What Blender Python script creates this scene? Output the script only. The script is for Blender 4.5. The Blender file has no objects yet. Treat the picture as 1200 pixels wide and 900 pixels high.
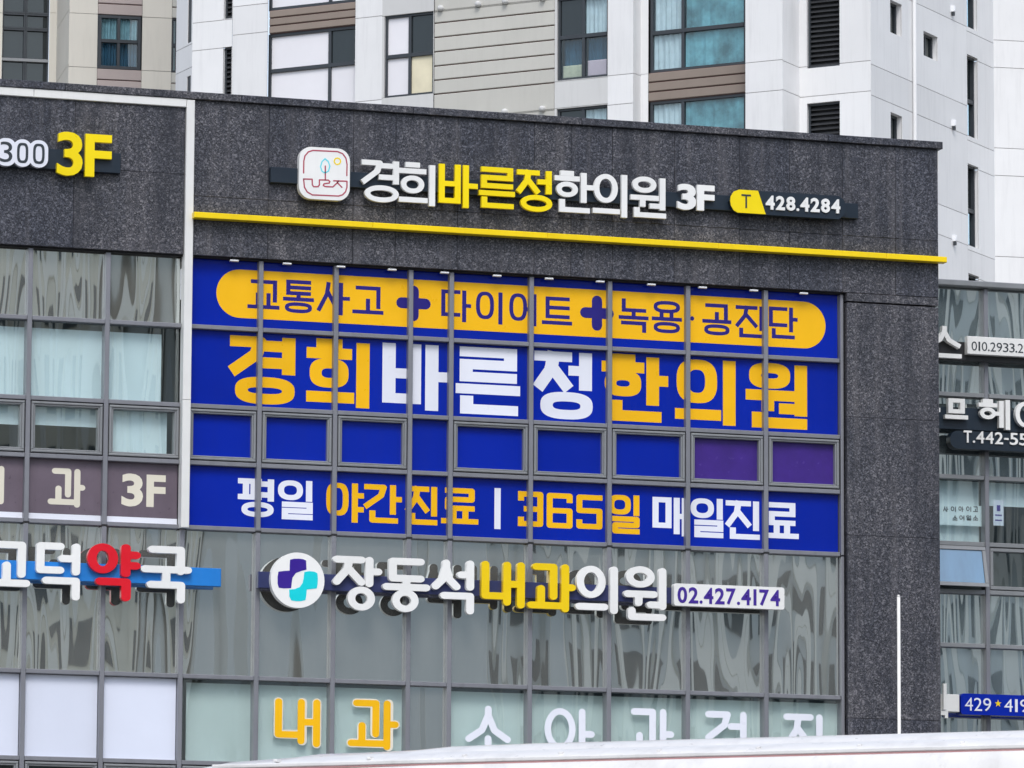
import bpy, bmesh, math, random
from mathutils import Vector
from mathutils.geometry import delaunay_2d_cdt
random.seed(7)
SC = bpy.context.scene
COL = SC.collection

# ------------------------------------------------------------------ camera
YAW, PIT, ROL, FPX, DIST = 0.312383, 0.141698, 0.005447, 6330.0, 65.0
FWD = Vector((math.sin(YAW)*math.cos(PIT), math.cos(YAW)*math.cos(PIT), math.sin(PIT)))
_r = Vector((math.cos(YAW), -math.sin(YAW), 0)); _u = _r.cross(FWD)
RGT = _r*math.cos(ROL)+_u*math.sin(ROL); UPV = -_r*math.sin(ROL)+_u*math.cos(ROL)
ZC = 1.6+DIST*FWD.z                       # height of the facade point the camera looks at
CAM = Vector((0, 0, ZC))-FWD*DIST
cd = bpy.data.cameras.new('camera'); cam = bpy.data.objects.new('camera', cd); COL.objects.link(cam)
cd.sensor_width = 36; cd.lens = FPX/1200*36; cd.clip_start = 0.5; cd.clip_end = 3000
from mathutils import Matrix
M = Matrix.Identity(4)
for i in range(3):
    M[i][0] = RGT[i]; M[i][1] = UPV[i]; M[i][2] = -FWD[i]; M[i][3] = CAM[i]
cam.matrix_world = M
cd.dof.use_dof = True; cd.dof.focus_distance = 68; cd.dof.aperture_fstop = 38
SC.camera = cam
# ------------------------------------------------------------------ world, sun, exposure
SUN_AZ, SUN_EL = math.radians(-104), math.radians(52)      # direction towards the sun (math angle in plan)
w = bpy.data.worlds.new('World'); SC.world = w; w.use_nodes = True
nt = w.node_tree; bg = nt.nodes['Background']
sky = nt.nodes.new('ShaderNodeTexSky'); sky.sky_type = 'NISHITA'; sky.sun_disc = False
sky.sun_elevation = SUN_EL; sky.sun_rotation = math.pi/2-SUN_AZ
sky.dust_density = 2; sky.air_density = 1.0; sky.ozone_density = 2
hs = nt.nodes.new('ShaderNodeHueSaturation'); hs.inputs['Saturation'].default_value = 0.6
nt.links.new(sky.outputs[0], hs.inputs['Color']); nt.links.new(hs.outputs[0], bg.inputs[0])
bg.inputs[1].default_value = 0.15
sl = bpy.data.lights.new('sun', 'SUN'); so = bpy.data.objects.new('sun', sl); COL.objects.link(so)
sl.energy = 1.0; sl.angle = math.radians(20); sl.color = (1, .985, .96)
sdir = Vector((math.cos(SUN_AZ)*math.cos(SUN_EL), math.sin(SUN_AZ)*math.cos(SUN_EL), math.sin(SUN_EL)))
so.rotation_euler = sdir.to_track_quat('Z', 'Y').to_euler()
SC.view_settings.view_transform = 'Standard'; SC.view_settings.look = 'None'
SC.view_settings.gamma = 1; SC.view_settings.use_curve_mapping = False
SC.view_settings.exposure = 0.58
SC.cycles.max_bounces = 8; SC.cycles.transparent_max_bounces = 12
SC.cycles.use_denoising = True

# ------------------------------------------------------------------ planes and pixels
def ray(px, py): return (FWD*FPX+RGT*(px-600)-UPV*(py-450)).normalized()
class Plane:
    """a vertical plane: o + u*s + z, n points to the viewer's side"""
    def __init__(s, o, ang, out=0.0):
        s.u = Vector((math.cos(ang), math.sin(ang), 0)); s.n = Vector((math.sin(ang), -math.cos(ang), 0))
        s.ang = ang; s.o = Vector((o[0], o[1], 0))+s.n*out
    def off(s, out): return Plane(s.o+s.n*out, s.ang)
    def px(s, px, py):
        d = ray(px, py); t = (s.o-CAM).dot(s.n)/d.dot(s.n); p = CAM+d*t
        return ((p-s.o).dot(s.u), p.z)
    def pt(s, a, z, out=0.0):
        p = s.o+s.u*a+s.n*out; return Vector((p.x, p.y, z))
    def rect(s, x0, x1, yt, yb):
        xm = (x0+x1)/2; ym = (yt+yb)/2
        return (s.px(x0, ym)[0], s.px(x1, ym)[0], s.px(xm, yb)[1], s.px(xm, yt)[1])
FAC = Plane((0, 0), 0.0)

# ------------------------------------------------------------------ objects
WL = {}
def link(o, parent):
    COL.objects.link(o)
    if parent is not None: o.parent = parent
    return o
def obj(name, vf, mat, parent=None, smooth=False, **kw):
    """verts/faces in world space -> one mesh object whose origin is its own middle"""
    V, F = vf[0], vf[1]
    lo = [min(v[i] for v in V) for i in range(3)]; hi = [max(v[i] for v in V) for i in range(3)]
    c = Vector(((lo[0]+hi[0])/2, (lo[1]+hi[1])/2, lo[2] if parent is None else (lo[2]+hi[2])/2))
    me = bpy.data.meshes.new(name); me.from_pydata([Vector(v)-c for v in V], [], F); me.update()
    ms = mat if isinstance(mat, (list, tuple)) else [mat]
    for m in ms: me.materials.append(MAT[m])
    if len(vf) > 2:
        for p, i in zip(me.polygons, vf[2]): p.material_index = i
    if smooth:
        for p in me.polygons: p.use_smooth = True
    o = bpy.data.objects.new(name, me); link(o, parent)
    o.location = c-(WL[parent.name] if parent is not None else Vector((0, 0, 0)))
    WL[o.name] = c.copy()
    for k, v in kw.items(): o[k] = v
    return o
def thing(name, label, cat, loc, group=None):
    o = bpy.data.objects.new(name, None); COL.objects.link(o); o.location = loc; WL[o.name] = Vector(loc)
    o.empty_display_size = .3; o['label'] = label; o['category'] = cat
    if group: o['group'] = group
    return o
def join(*vfs):
    V, F = [], []
    for v, f in [(a[0], a[1]) for a in vfs]:
        b = len(V); V += v; F += [tuple(i+b for i in q) for q in f]
    return V, F
BF = [(0, 1, 2, 3), (7, 6, 5, 4), (0, 4, 5, 1), (1, 5, 6, 2), (2, 6, 7, 3), (3, 7, 4, 0)]
def pbox(P, s0, s1, z0, z1, o0, o1):
    """box on a plane, from out-distance o0 (back) to o1 (front)"""
    V = [P.pt(s0, z0, o1), P.pt(s1, z0, o1), P.pt(s1, z1, o1), P.pt(s0, z1, o1),
         P.pt(s0, z0, o0), P.pt(s1, z0, o0), P.pt(s1, z1, o0), P.pt(s0, z1, o0)]
    return V, list(BF)
def pboxb(P, s0, s1, z0, z1, o0, o1, b=.006):
    """box with its front edges chamfered"""
    b = min(b, (s1-s0)*.3, (z1-z0)*.3)
    V = [P.pt(s0+b, z0+b, o1), P.pt(s1-b, z0+b, o1), P.pt(s1-b, z1-b, o1), P.pt(s0+b, z1-b, o1),
         P.pt(s0, z0, o1-b), P.pt(s1, z0, o1-b), P.pt(s1, z1, o1-b), P.pt(s0, z1, o1-b),
         P.pt(s0, z0, o0), P.pt(s1, z0, o0), P.pt(s1, z1, o0), P.pt(s0, z1, o0)]
    F = [(0, 1, 2, 3)]
    for i in range(4):
        j = (i+1) % 4; F += [(i, i+4, j+4, j), (i+4, i+8, j+8, j+4)]
    F.append((11, 10, 9, 8)); return V, F
def frame(P, s0, s1, z0, z1, t, o0, o1, b=.006):
    return join(pboxb(P, s0, s1, z1-t, z1, o0, o1, b), pboxb(P, s0, s1, z0, z0+t, o0, o1, b),
                pboxb(P, s0, s0+t, z0+t, z1-t, o0, o1, b), pboxb(P, s1-t, s1, z0+t, z1-t, o0, o1, b))
def holed(P, s0, s1, z0, z1, holes, depth, o1=0.0):
    """wall sheet with rectangular openings and their reveals"""
    S = sorted({s0, s1, *[min(max(h[i], s0), s1) for h in holes for i in (0, 1)]})
    Z = sorted({z0, z1, *[min(max(h[i], z0), z1) for h in holes for i in (2, 3)]})
    V, F = [], []
    def q(*p):
        b = len(V); V.extend(p); F.append((b, b+1, b+2, b+3))
    inh = lambda a, z: any(h[0] < a < h[1] and h[2] < z < h[3] for h in holes)
    ns, nz = len(S)-1, len(Z)-1
    G = [[not inh((S[i]+S[i+1])/2, (Z[j]+Z[j+1])/2) for j in range(nz)] for i in range(ns)]
    g = lambda i, j: 0 <= i < ns and 0 <= j < nz and G[i][j]
    for i in range(ns):
        for j in range(nz):
            if not G[i][j]: continue
            a, b, c, d = S[i], S[i+1], Z[j], Z[j+1]
            q(P.pt(a, c, o1), P.pt(b, c, o1), P.pt(b, d, o1), P.pt(a, d, o1))
            dl, dr = (None if i == 0 else depth), (None if i == ns-1 else depth)
            db, dt = (.016 if j == 0 else depth), (.016 if j == nz-1 else depth)
            if not g(i-1, j) and dl: q(P.pt(a, c, o1), P.pt(a, d, o1), P.pt(a, d, o1-dl), P.pt(a, c, o1-dl))
            if not g(i+1, j) and dr: q(P.pt(b, d, o1), P.pt(b, c, o1), P.pt(b, c, o1-dr), P.pt(b, d, o1-dr))
            if not g(i, j-1): q(P.pt(b, c, o1), P.pt(a, c, o1), P.pt(a, c, o1-db), P.pt(b, c, o1-db))
            if not g(i, j+1): q(P.pt(a, d, o1), P.pt(b, d, o1), P.pt(b, d, o1-dt), P.pt(a, d, o1-dt))
    return V, F

# ------------------------------------------------------------------ lettering
def ccw(p):
    return p if sum(p[i][0]*p[(i+1) % len(p)][1]-p[(i+1) % len(p)][0]*p[i][1] for i in range(len(p))) > 0 else p[::-1]
def union(polys):
    V, F = [], []
    for p in polys:
        p = ccw(p); b = len(V); V += [Vector(q) for q in p]; F.append(list(range(b, b+len(p))))
    r = delaunay_2d_cdt(V, [], F, 0, 1e-5)
    return [tuple(v) for v in r[0]], [tuple(f) for f, o in zip(r[2], r[5]) if o]
def disc(c, rx, ry, n=14): return [(c[0]+rx*math.cos(2*math.pi*i/n), c[1]+ry*math.sin(2*math.pi*i/n)) for i in range(n)]
def stroke(pts, wx, wy, cap='sq', closed=False):
    """polyline pen: wx = thickness of upright strokes, wy = thickness of level strokes"""
    out = []; n = len(pts); segs = n if closed else n-1
    for i in range(segs):
        a, b = pts[i], pts[(i+1) % n]; dx, dy = b[0]-a[0], b[1]-a[1]; L = math.hypot(dx, dy)
        if L < 1e-9: continue
        dx /= L; dy /= L; nx, ny = -dy, dx
        h = math.hypot(wx*nx, wy*ny)/2; e = math.hypot(wx*dx, wy*dy)/2
        axis = abs(dx) < .12 or abs(dy) < .12
        e0 = e if (not closed and i == 0 and cap in ('sq', 'rc')) else 0
        e1 = e if (not closed and i == n-2 and cap in ('sq', 'rc')) else 0
        out.append([(a[0]-dx*e0+nx*h, a[1]-dy*e0+ny*h), (a[0]-dx*e0-nx*h, a[1]-dy*e0-ny*h),
                    (b[0]+dx*e1-nx*h, b[1]+dy*e1-ny*h), (b[0]+dx*e1+nx*h, b[1]+dy*e1+ny*h)])
    def axis_at(i):
        a, b, c = pts[i-1], pts[i], pts[(i+1) % n]
        f = lambda p, q: min(abs(q[0]-p[0]), abs(q[1]-p[1])) < .03*math.hypot(q[0]-p[0], q[1]-p[1])+1e-9
        return f(a, b) and f(b, c)
    rng = range(n) if closed else range(1, n-1)
    for i in rng:
        if cap in ('sq', 'flat') and axis_at(i):
            x, y = pts[i]; out.append([(x-wx/2, y-wy/2), (x+wx/2, y-wy/2), (x+wx/2, y+wy/2), (x-wx/2, y+wy/2)])
        else: out.append(disc(pts[i], wx/2, wy/2))
    if cap == 'rd' and not closed:
        out.append(disc(pts[0], wx/2, wy/2)); out.append(disc(pts[-1], wx/2, wy/2))
    return out
def ring(x0, y0, x1, y1, wx, wy, n=36, p=2.0):
    cx, cy, rx, ry = (x0+x1)/2, (y0+y1)/2, (x1-x0)/2, (y1-y0)/2
    def c(a, rx, ry):
        ca, sa = math.cos(a), math.sin(a)
        return (cx+rx*math.copysign(abs(ca)**(2/p), ca), cy+ry*math.copysign(abs(sa)**(2/p), sa))
    o = []
    for i in range(n):
        a, b = 2*math.pi*i/n, 2*math.pi*(i+1)/n
        irx, iry = max(rx-wx/2, rx*.2), max(ry-wy/2, ry*.2)
        o.append([c(a, irx, iry), c(a, rx+wx/2, ry+wy/2), c(b, rx+wx/2, ry+wy/2), c(b, irx, iry)])
    return o
J = {  # consonant and vowel skeletons in a unit box, y up
 'ㄱ': [[(0, 1), (1, 1), (1, 0)]], 'ㄱs': [[(0, 1), (.95, 1), (.8, .55), (0, 0)]],
 'ㄴ': [[(0, 1), (0, 0), (1, 0)]], 'ㄷ': [[(1, 1), (0, 1), (0, 0), (1, 0)]],
 'ㄹ': [[(0, 1), (1, 1), (1, .5), (0, .5), (0, 0), (1, 0)]], 'ㅁ': ['box'],
 'ㅂ': [[(0, 1), (0, 0), (1, 0), (1, 1)], [(0, .5), (1, .5)]],
 'ㅅ': [[(.5, 1), (.42, .6), (0, 0)], [(.48, .68), (1, 0)]],
 'ㅅw': [[(.5, 1), (.5, .8), (.34, .3), (0, 0)], [(.5, .8), (.66, .3), (1, 0)]],
 'ㅇ': ['ring'], 'ㅈ': [[(0, 1), (1, 1)], [(.5, 1), (.42, .55), (0, 0)], [(.47, .6), (1, 0)]],
 'ㅌ': [[(1, 1), (0, 1), (0, 0), (1, 0)], [(0, .5), (1, .5)]],
 'ㅍ': [[(0, 1), (1, 1)], [(0, 0), (1, 0)], [(.28, 1), (.28, 0)], [(.72, 1), (.72, 0)]],
 'ㅎ': [[(.3, 1), (.7, 1)], [(0, .76), (1, .76)], 'hring'],
 'ㅏ': [[(0, 1), (0, 0)], [(0, .52), (1, .52)]], 'ㅑ': [[(0, 1), (0, 0)], [(0, .72), (1, .72)], [(0, .31), (1, .31)]],
 'ㅓ': [[(1, 1), (1, 0)], [(0, .52), (1, .52)]], 'ㅕ': [[(1, 1), (1, 0)], [(0, .86), (1, .86)], [(0, .22), (1, .22)]],
 'ㅣ': [[(0, 1), (0, 0)]], 'ㅡ': [[(0, 0), (1, 0)]],
 'ㅗl': [[(0, 0), (1, 0)], [(.34, 0), (.34, 1)]],
 'ㅗ': [[(0, 0), (1, 0)], [(.5, 0), (.5, 1)]], 'ㅜ': [[(0, 1), (1, 1)], [(.5, 1), (.5, 0)]],
 'ㅛ': [[(0, 0), (1, 0)], [(.3, 0), (.3, 1)], [(.68, 0), (.68, 1)]],
 'ㅐ': [[(0, 1), (0, .06)], [(1, 1), (1, 0)], [(0, .52), (1, .52)]],
 '3': [[(0, 1), (1, 1), (1, .5), (1, 0), (0, 0)], [(.3, .5), (1, .5)], [(0, .86), (0, 1)], [(0, .14), (0, 0)]],
 '6': [[(1, .86), (1, 1), (0, 1), (0, 0), (1, 0), (1, .5), (0, .5)]],
 '5': [[(1, 1), (0, 1), (0, .54), (1, .54), (1, 0), (0, 0), (0, .14)]],
 '|': [[(.5, 1), (.5, 0)]],
}
G = {  # syllables: jamo and its outer box
 '경': [('ㄱs', 0, .44, .58, 1), ('ㅕ', .46, .45, 1, 1), ('ㅇ', .08, 0, 1, .41)],
 '희': [('ㅎ', 0, .27, .72, 1), ('ㅡ', 0, .06, .76, .22), ('ㅣ', .8, 0, 1, .96)],
 '바': [('ㅂ', 0, .09, .56, 1), ('ㅏ', .62, 0, 1, 1)],
 '른': [('ㄹ', .06, .48, .95, 1), ('ㅡ', 0, .30, 1, .45), ('ㄴ', .07, 0, .97, .27)],
 '정': [('ㅈ', 0, .44, .64, 1), ('ㅓ', .58, .44, .98, 1), ('ㅇ', .1, 0, 1, .41)],
 '한': [('ㅎ', 0, .36, .64, 1), ('ㅏ', .67, .25, 1, .97), ('ㄴ', .12, 0, .9, .31)],
 '의': [('ㅇ', .02, .32, .70, 1), ('ㅡ', 0, .07, .76, .23), ('ㅣ', .8, 0, 1, 1)],
 '원': [('ㅇ', .05, .60, .73, 1), ('ㅡ', 0, .42, .80, .58), ('ㅣ', .26, .26, .46, .5), ('ㅡ', .54, .23, .95, .38), ('ㅣ', .82, .20, 1, .98), ('ㄴ', .1, 0, 1, .24)],
 '교': [('ㄱ', .1, .24, .92, 1), ('ㅛ', 0, 0, 1, .55)],
 '통': [('ㅌ', .1, .54, .9, 1), ('ㅗ', 0, .36, 1, .57), ('ㅇ', .06, 0, .94, .33)],
 '사': [('ㅅ', 0, .1, .68, 1), ('ㅏ', .66, 0, 1, 1)],
 '고': [('ㄱ', .1, .2, .9, 1), ('ㅗ', 0, 0, 1, .55)],
 '다': [('ㄷ', 0, .16, .64, 1), ('ㅏ', .7, 0, 1, 1)],
 '이': [('ㅇ', 0, .14, .68, 1), ('ㅣ', .84, 0, 1, 1)],
 '어': [('ㅇ', 0, .14, .66, 1), ('ㅓ', .6, 0, 1, 1)],
 '트': [('ㅌ', .12, .22, .92, 1), ('ㅡ', 0, 0, 1, .12)],
 '녹': [('ㄴ', .1, .6, .92, 1), ('ㅗ', 0, .38, 1, .66), ('ㄱ', .08, 0, .92, .33)],
 '용': [('ㅇ', .06, .62, .94, 1), ('ㅛ', 0, .38, 1, .66), ('ㅇ', .06, 0, .94, .35)],
 '공': [('ㄱ', .1, .5, .88, 1), ('ㅗ', 0, .38, 1, .74), ('ㅇ', .06, 0, .94, .35)],
 '진': [('ㅈ', 0, .33, .74, 1), ('ㅣ', .8, .23, 1, 1), ('ㄴ', .12, 0, 1, .30)],
 '단': [('ㄷ', 0, .37, .64, 1), ('ㅏ', .7, .22, 1, 1), ('ㄴ', .1, 0, .9, .32)],
 '평': [('ㅍ', 0, .45, .66, 1), ('ㅕ', .6, .42, 1, 1), ('ㅇ', .1, 0, 1, .40)],
 '일': [('ㅇ', 0, .49, .72, 1), ('ㅣ', .8, .47, 1, 1), ('ㄹ', .12, 0, 1, .45)],
 '야': [('ㅇ', 0, .16, .6, 1), ('ㅑ', .68, 0, 1, 1)],
 '간': [('ㄱs', 0, .38, .62, 1), ('ㅏ', .68, .23, 1, 1), ('ㄴ', .14, 0, .9, .32)],
 '료': [('ㄹ', .1, .36, .9, 1), ('ㅛ', 0, 0, 1, .42)],
 '매': [('ㅁ', 0, .2, .54, 1), ('ㅐ', .6, 0, 1, 1)],
 '과': [('ㄱ', .1, .25, .62, 1), ('ㅗl', 0, .06, .76, .55), ('ㅏ', .7, 0, 1, 1)],
 '내': [('ㄴ', 0, .18, .60, 1), ('ㅐ', .5, 0, 1, 1)],
 '덕': [('ㄷ', 0, .46, .64, 1), ('ㅓ', .5, .44, 1, 1), ('ㄱ', .14, 0, 1, .40)],
 '약': [('ㅇ', 0, .47, .58, 1), ('ㅑ', .63, .42, 1, 1), ('ㄱ', .16, 0, .82, .40)],
 '국': [('ㄱ', .14, .5, .86, 1), ('ㅜ', 0, .28, 1, .65), ('ㄱ', .12, 0, .87, .38)],
 '장': [('ㅈ', 0, .46, .66, 1), ('ㅏ', .66, .44, 1, 1), ('ㅇ', .30, 0, .86, .45)],
 '동': [('ㄷ', .13, .56, .88, 1), ('ㅗ', 0, .40, 1, .62), ('ㅇ', .2, 0, .76, .43)],
 '석': [('ㅅw', 0, .44, .68, 1), ('ㅓ', .6, .44, 1, 1), ('ㄱ', .2, 0, 1, .40)],
 '소': [('ㅅw', .04, .28, .96, 1), ('ㅗ', 0, 0, 1, .42)],
 '아': [('ㅇ', 0, .2, .62, 1), ('ㅏ', .68, 0, 1, 1)],
 '검': [('ㄱs', 0, .44, .64, 1), ('ㅓ', .54, .42, 1, 1), ('ㅁ', .14, 0, 1, .38)],
 '스': [('ㅅw', .03, .34, .97, 1), ('ㅡ', 0, 0, 1, .14)],
 '므': [('ㅁ', .14, .28, .86, 1), ('ㅡ', 0, 0, 1, .14)],
 '헤': [('ㅎ', 0, .32, .58, 1), ('ㅓ', .5, .06, .78, .96), ('ㅣ', .84, 0, 1, 1)],
 '닉': [('ㄴ', 0, .45, .7, 1), ('ㅣ', .86, .25, 1, 1), ('ㄱ', .1, 0, 1, .2)],
 'ㅣ': [('ㅣ', 0, 0, 1, 1)],
 '3': [('3', 0, 0, 1, 1)], '6': [('6', 0, 0, 1, 1)], '5': [('5', 0, 0, 1, 1)], '|': [('|', 0, 0, 1, 1)],
}
def glyph(ch, s0, s1, z0, z1, wx, wy, cap='sq', p=2.0, grow=0.0):
    """polygons of a syllable that fills the box; wx, wy pen thickness in metres"""
    def inset(a, b, lo, hi, w):
        a, b = lo+a*(hi-lo)+w/2, lo+b*(hi-lo)-w/2
        if b < a: a = b = min(max((a+b)/2, lo+w/2), hi-w/2)
        return a, b
    out = []; gx, gy = wx+grow*2, wy+grow*2
    for jm, x0, y0, x1, y1 in G[ch]:
        x0, x1 = inset(x0, x1, s0, s1, wx); y0, y1 = inset(y0, y1, z0, z1, wy)
        m = lambda q: (x0+q[0]*(x1-x0), y0+q[1]*(y1-y0))
        for st in J[jm]:
            if st == 'ring': out += ring(x0, y0, x1, y1, gx*.95, gy*.95, p=p)
            elif st == 'hring': out += ring(x0+.08*(x1-x0), y0, x1-.08*(x1-x0), y0+.50*(y1-y0), gx*.9, gy*.9, p=p)
            elif st == 'box': out += stroke([m((0, 0)), m((1, 0)), m((1, 1)), m((0, 1))], gx, gy, cap, True)
            else: out += stroke([m(q) for q in st], gx, gy, cap)
    return out
def extrude(P, vt, o0, o1, back=False):
    V2, T = vt; n = len(V2)
    V = [P.pt(a, z, o1) for a, z in V2]+[P.pt(a, z, o0) for a, z in V2]
    F = [tuple(t) for t in T]+[tuple(i+n for i in t[::-1]) for t in T]
    E = {}
    for t in T:
        for i in range(len(t)): E[(t[i], t[(i+1) % len(t)])] = 1
    for a, b in E:
        if (b, a) not in E: F.append((b, a, a+n, b+n))
    if back: return V, F, [0]*len(T)+[1]*len(T)+[0]*(len(F)-2*len(T))
    return V, F
_tc = {}
def text2d(s, bold):
    """text outline of the built-in typeface as flat triangles in a unit box"""
    k = (s, bold)
    if k in _tc: return _tc[k]
    cu = bpy.data.curves.new('text', 'FONT'); cu.body = s; cu.offset = bold; cu.resolution_u = 4; cu.space_character = 1.0+bold*2
    o = bpy.data.objects.new('text', cu); COL.objects.link(o)
    me = bpy.data.meshes.new_from_object(o.evaluated_get(bpy.context.evaluated_depsgraph_get()))
    bm = bmesh.new(); bm.from_mesh(me); bmesh.ops.remove_doubles(bm, verts=bm.verts, dist=1e-4)
    V = [(v.co.x, v.co.y) for v in bm.verts]; bm.verts.index_update()
    T = [tuple(v.index for v in f.verts) for f in bm.faces]; bm.free()
    T = [tuple(t) if sum(V[t[i]][0]*V[t[(i+1) % len(t)]][1]-V[t[(i+1) % len(t)]][0]*V[t[i]][1] for i in range(len(t))) > 0 else tuple(t[::-1]) for t in T]
    bpy.data.objects.remove(o); bpy.data.curves.remove(cu); bpy.data.meshes.remove(me)
    x0, x1 = min(v[0] for v in V), max(v[0] for v in V); y0, y1 = min(v[1] for v in V), max(v[1] for v in V)
    r = ([((a-x0)/(x1-x0), (b-y0)/(y1-y0)) for a, b in V], T); _tc[k] = r; return r
def textbox(s, R, bold=.02):
    V, T = text2d(s, bold); s0, s1, z0, z1 = R
    return [(s0+a*(s1-s0), z0+b*(z1-z0)) for a, b in V], T
def letters(parent, P, items, mat, o0, o1, wx, wy, cap='sq', p=2.0, grow=0.0, name='letter'):
    """items: (char, px left, px right, px top, px bottom) read off at the letter's middle"""
    r = []
    for ch, x0, x1, yt, yb in items:
        R = P.rect(x0, x1, yt, yb)
        bk = o1-o0 > .03
        r.append(obj(name, extrude(P, union(glyph(ch, *R, wx, wy, cap, p, grow)), o0, o1, bk), [mat, 'sign_black'] if bk else mat, parent))
    return r
def digits(parent, P, s, x0, x1, yt0, yb0, yt1, yb1, mat, o0, o1, bold, widths=None, name='numeral'):
    """a row of numerals from (x0, yt0..yb0) to (x1, yt1..yb1), each its own mesh"""
    wd = {'1': .62, '.': .36, '-': .6, ' ': .5, 'T': 1.0, '*': 1.0}
    W = [wd.get(c, 1.0) for c in s]; tot = sum(W); gap = .14; acc = 0
    for c, wv in zip(s, W):
        a = x0+(x1-x0)*acc/tot; b = x0+(x1-x0)*(acc+wv)/tot; acc += wv
        t = ((a+b)/2-x0)/(x1-x0); yt = yt0+(yt1-yt0)*t; yb = yb0+(yb1-yb0)*t
        g = (x1-x0)/tot*gap/2; a += g; b -= g
        if c == '1': a, b = a+(b-a)*.2, b-(b-a)*.25
        if c == '.': R = P.rect(a, b, yb-(yb-yt)*.2, yb); poly = union([disc(((R[0]+R[1])/2, (R[2]+R[3])/2), (R[3]-R[2])/2, (R[3]-R[2])/2)])
        elif c == '-': R = P.rect(a, b, yt+(yb-yt)*.45, yt+(yb-yt)*.6); poly = union([[(R[0], R[2]), (R[1], R[2]), (R[1], R[3]), (R[0], R[3])]])
        else: poly = textbox(c, P.rect(a, b, yt, yb), bold)
        obj(name, extrude(P, poly, o0, o1), mat, parent)
def rrect(s0, s1, z0, z1, r, n=6):
    o = []
    for cx, cz, a0 in ((s1-r, z0+r, -90), (s1-r, z1-r, 0), (s0+r, z1-r, 90), (s0+r, z0+r, 180)):
        for i in range(n+1):
            a = math.radians(a0+90*i/n); o.append((cx+r*math.cos(a), cz+r*math.sin(a)))
    return o
def flat(poly): return union([poly])

# ------------------------------------------------------------------ materials
MAT = {}
def newmat(name):
    m = bpy.data.materials.new(name); m.use_nodes = True; MAT[name] = m
    return m, m.node_tree.nodes, m.node_tree.links, m.node_tree.nodes['Principled BSDF']
def pos(N, L, scale=(1, 1, 1)):
    g = N.new('ShaderNodeNewGeometry'); mp = N.new('ShaderNodeMapping'); mp.inputs['Scale'].default_value = scale
    L.new(g.outputs['Position'], mp.inputs['Vector']); return mp.outputs[0]
def noise(N, L, vec, scale, detail=3, rough=.6, dist=0.0):
    n = N.new('ShaderNodeTexNoise'); n.inputs['Scale'].default_value = scale; n.inputs['Detail'].default_value = detail
    n.inputs['Roughness'].default_value = rough; n.inputs['Distortion'].default_value = dist
    L.new(vec, n.inputs['Vector']); return n.outputs['Fac']
def ramp(N, L, fac, stops):
    r = N.new('ShaderNodeValToRGB'); e = r.color_ramp.elements
    while len(e) < len(stops): e.new(.5)
    for i, (p, c) in enumerate(stops): e[i].position = p; e[i].color = (*c, 1) if len(c) == 3 else c
    L.new(fac, r.inputs[0]); return r.outputs[0]
def mixc(N, L, fac, a, b, mode='MIX'):
    m = N.new('ShaderNodeMix'); m.data_type = 'RGBA'; m.blend_type = mode
    for i, v in ((0, fac), (6, a), (7, b)):
        if hasattr(v, 'links'): L.new(v, m.inputs[i])
        elif i == 0: m.inputs[0].default_value = v
        else: m.inputs[i].default_value = (*v, 1)
    return m.outputs[2]
def plain(name, col, rough=.5, var=.06, dirt=.0, metal=0.0, spec=.5, scale=1.5, bump=0.0, coat=0.0, piece=.05):
    """a real surface: base colour with faint mottling, streaky wear and uneven gloss"""
    m, N, L, B = newmat(name)
    n = noise(N, L, pos(N, L), scale, 4)
    c = ramp(N, L, n, [(.3, tuple(v*(1-var) for v in col)), (.7, tuple(min(1, v*(1+var)) for v in col))])
    if dirt:
        s = noise(N, L, pos(N, L, (7, 7, .6)), 1.0, 4, .65)
        c = mixc(N, L, ramp(N, L, s, [(.5, (0, 0, 0)), (.78, (dirt, dirt, dirt))]), c, tuple(v*.45+.02 for v in col))
    if piece:
        oi = N.new('ShaderNodeObjectInfo')
        c = mixc(N, L, 1.0, c, ramp(N, L, oi.outputs['Random'], [(0, (1-piece,)*3), (1, (1+piece*.6,)*3)]), 'MULTIPLY')
    L.new(c, B.inputs['Base Color'])
    rr = ramp(N, L, noise(N, L, pos(N, L), scale*4, 3), [(.2, (rough*.85,)*3), (.8, (min(1, rough*1.15),)*3)])
    L.new(rr, B.inputs['Roughness']); B.inputs['Metallic'].default_value = metal
    B.inputs['Specular IOR Level'].default_value = spec; B.inputs['Coat Weight'].default_value = coat
    if bump:
        b = N.new('ShaderNodeBump'); b.inputs['Strength'].default_value = 1; b.inputs['Distance'].default_value = bump
        L.new(noise(N, L, pos(N, L), 40, 3), b.inputs['Height']); L.new(b.outputs[0], B.inputs['Normal'])
    return m
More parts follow.
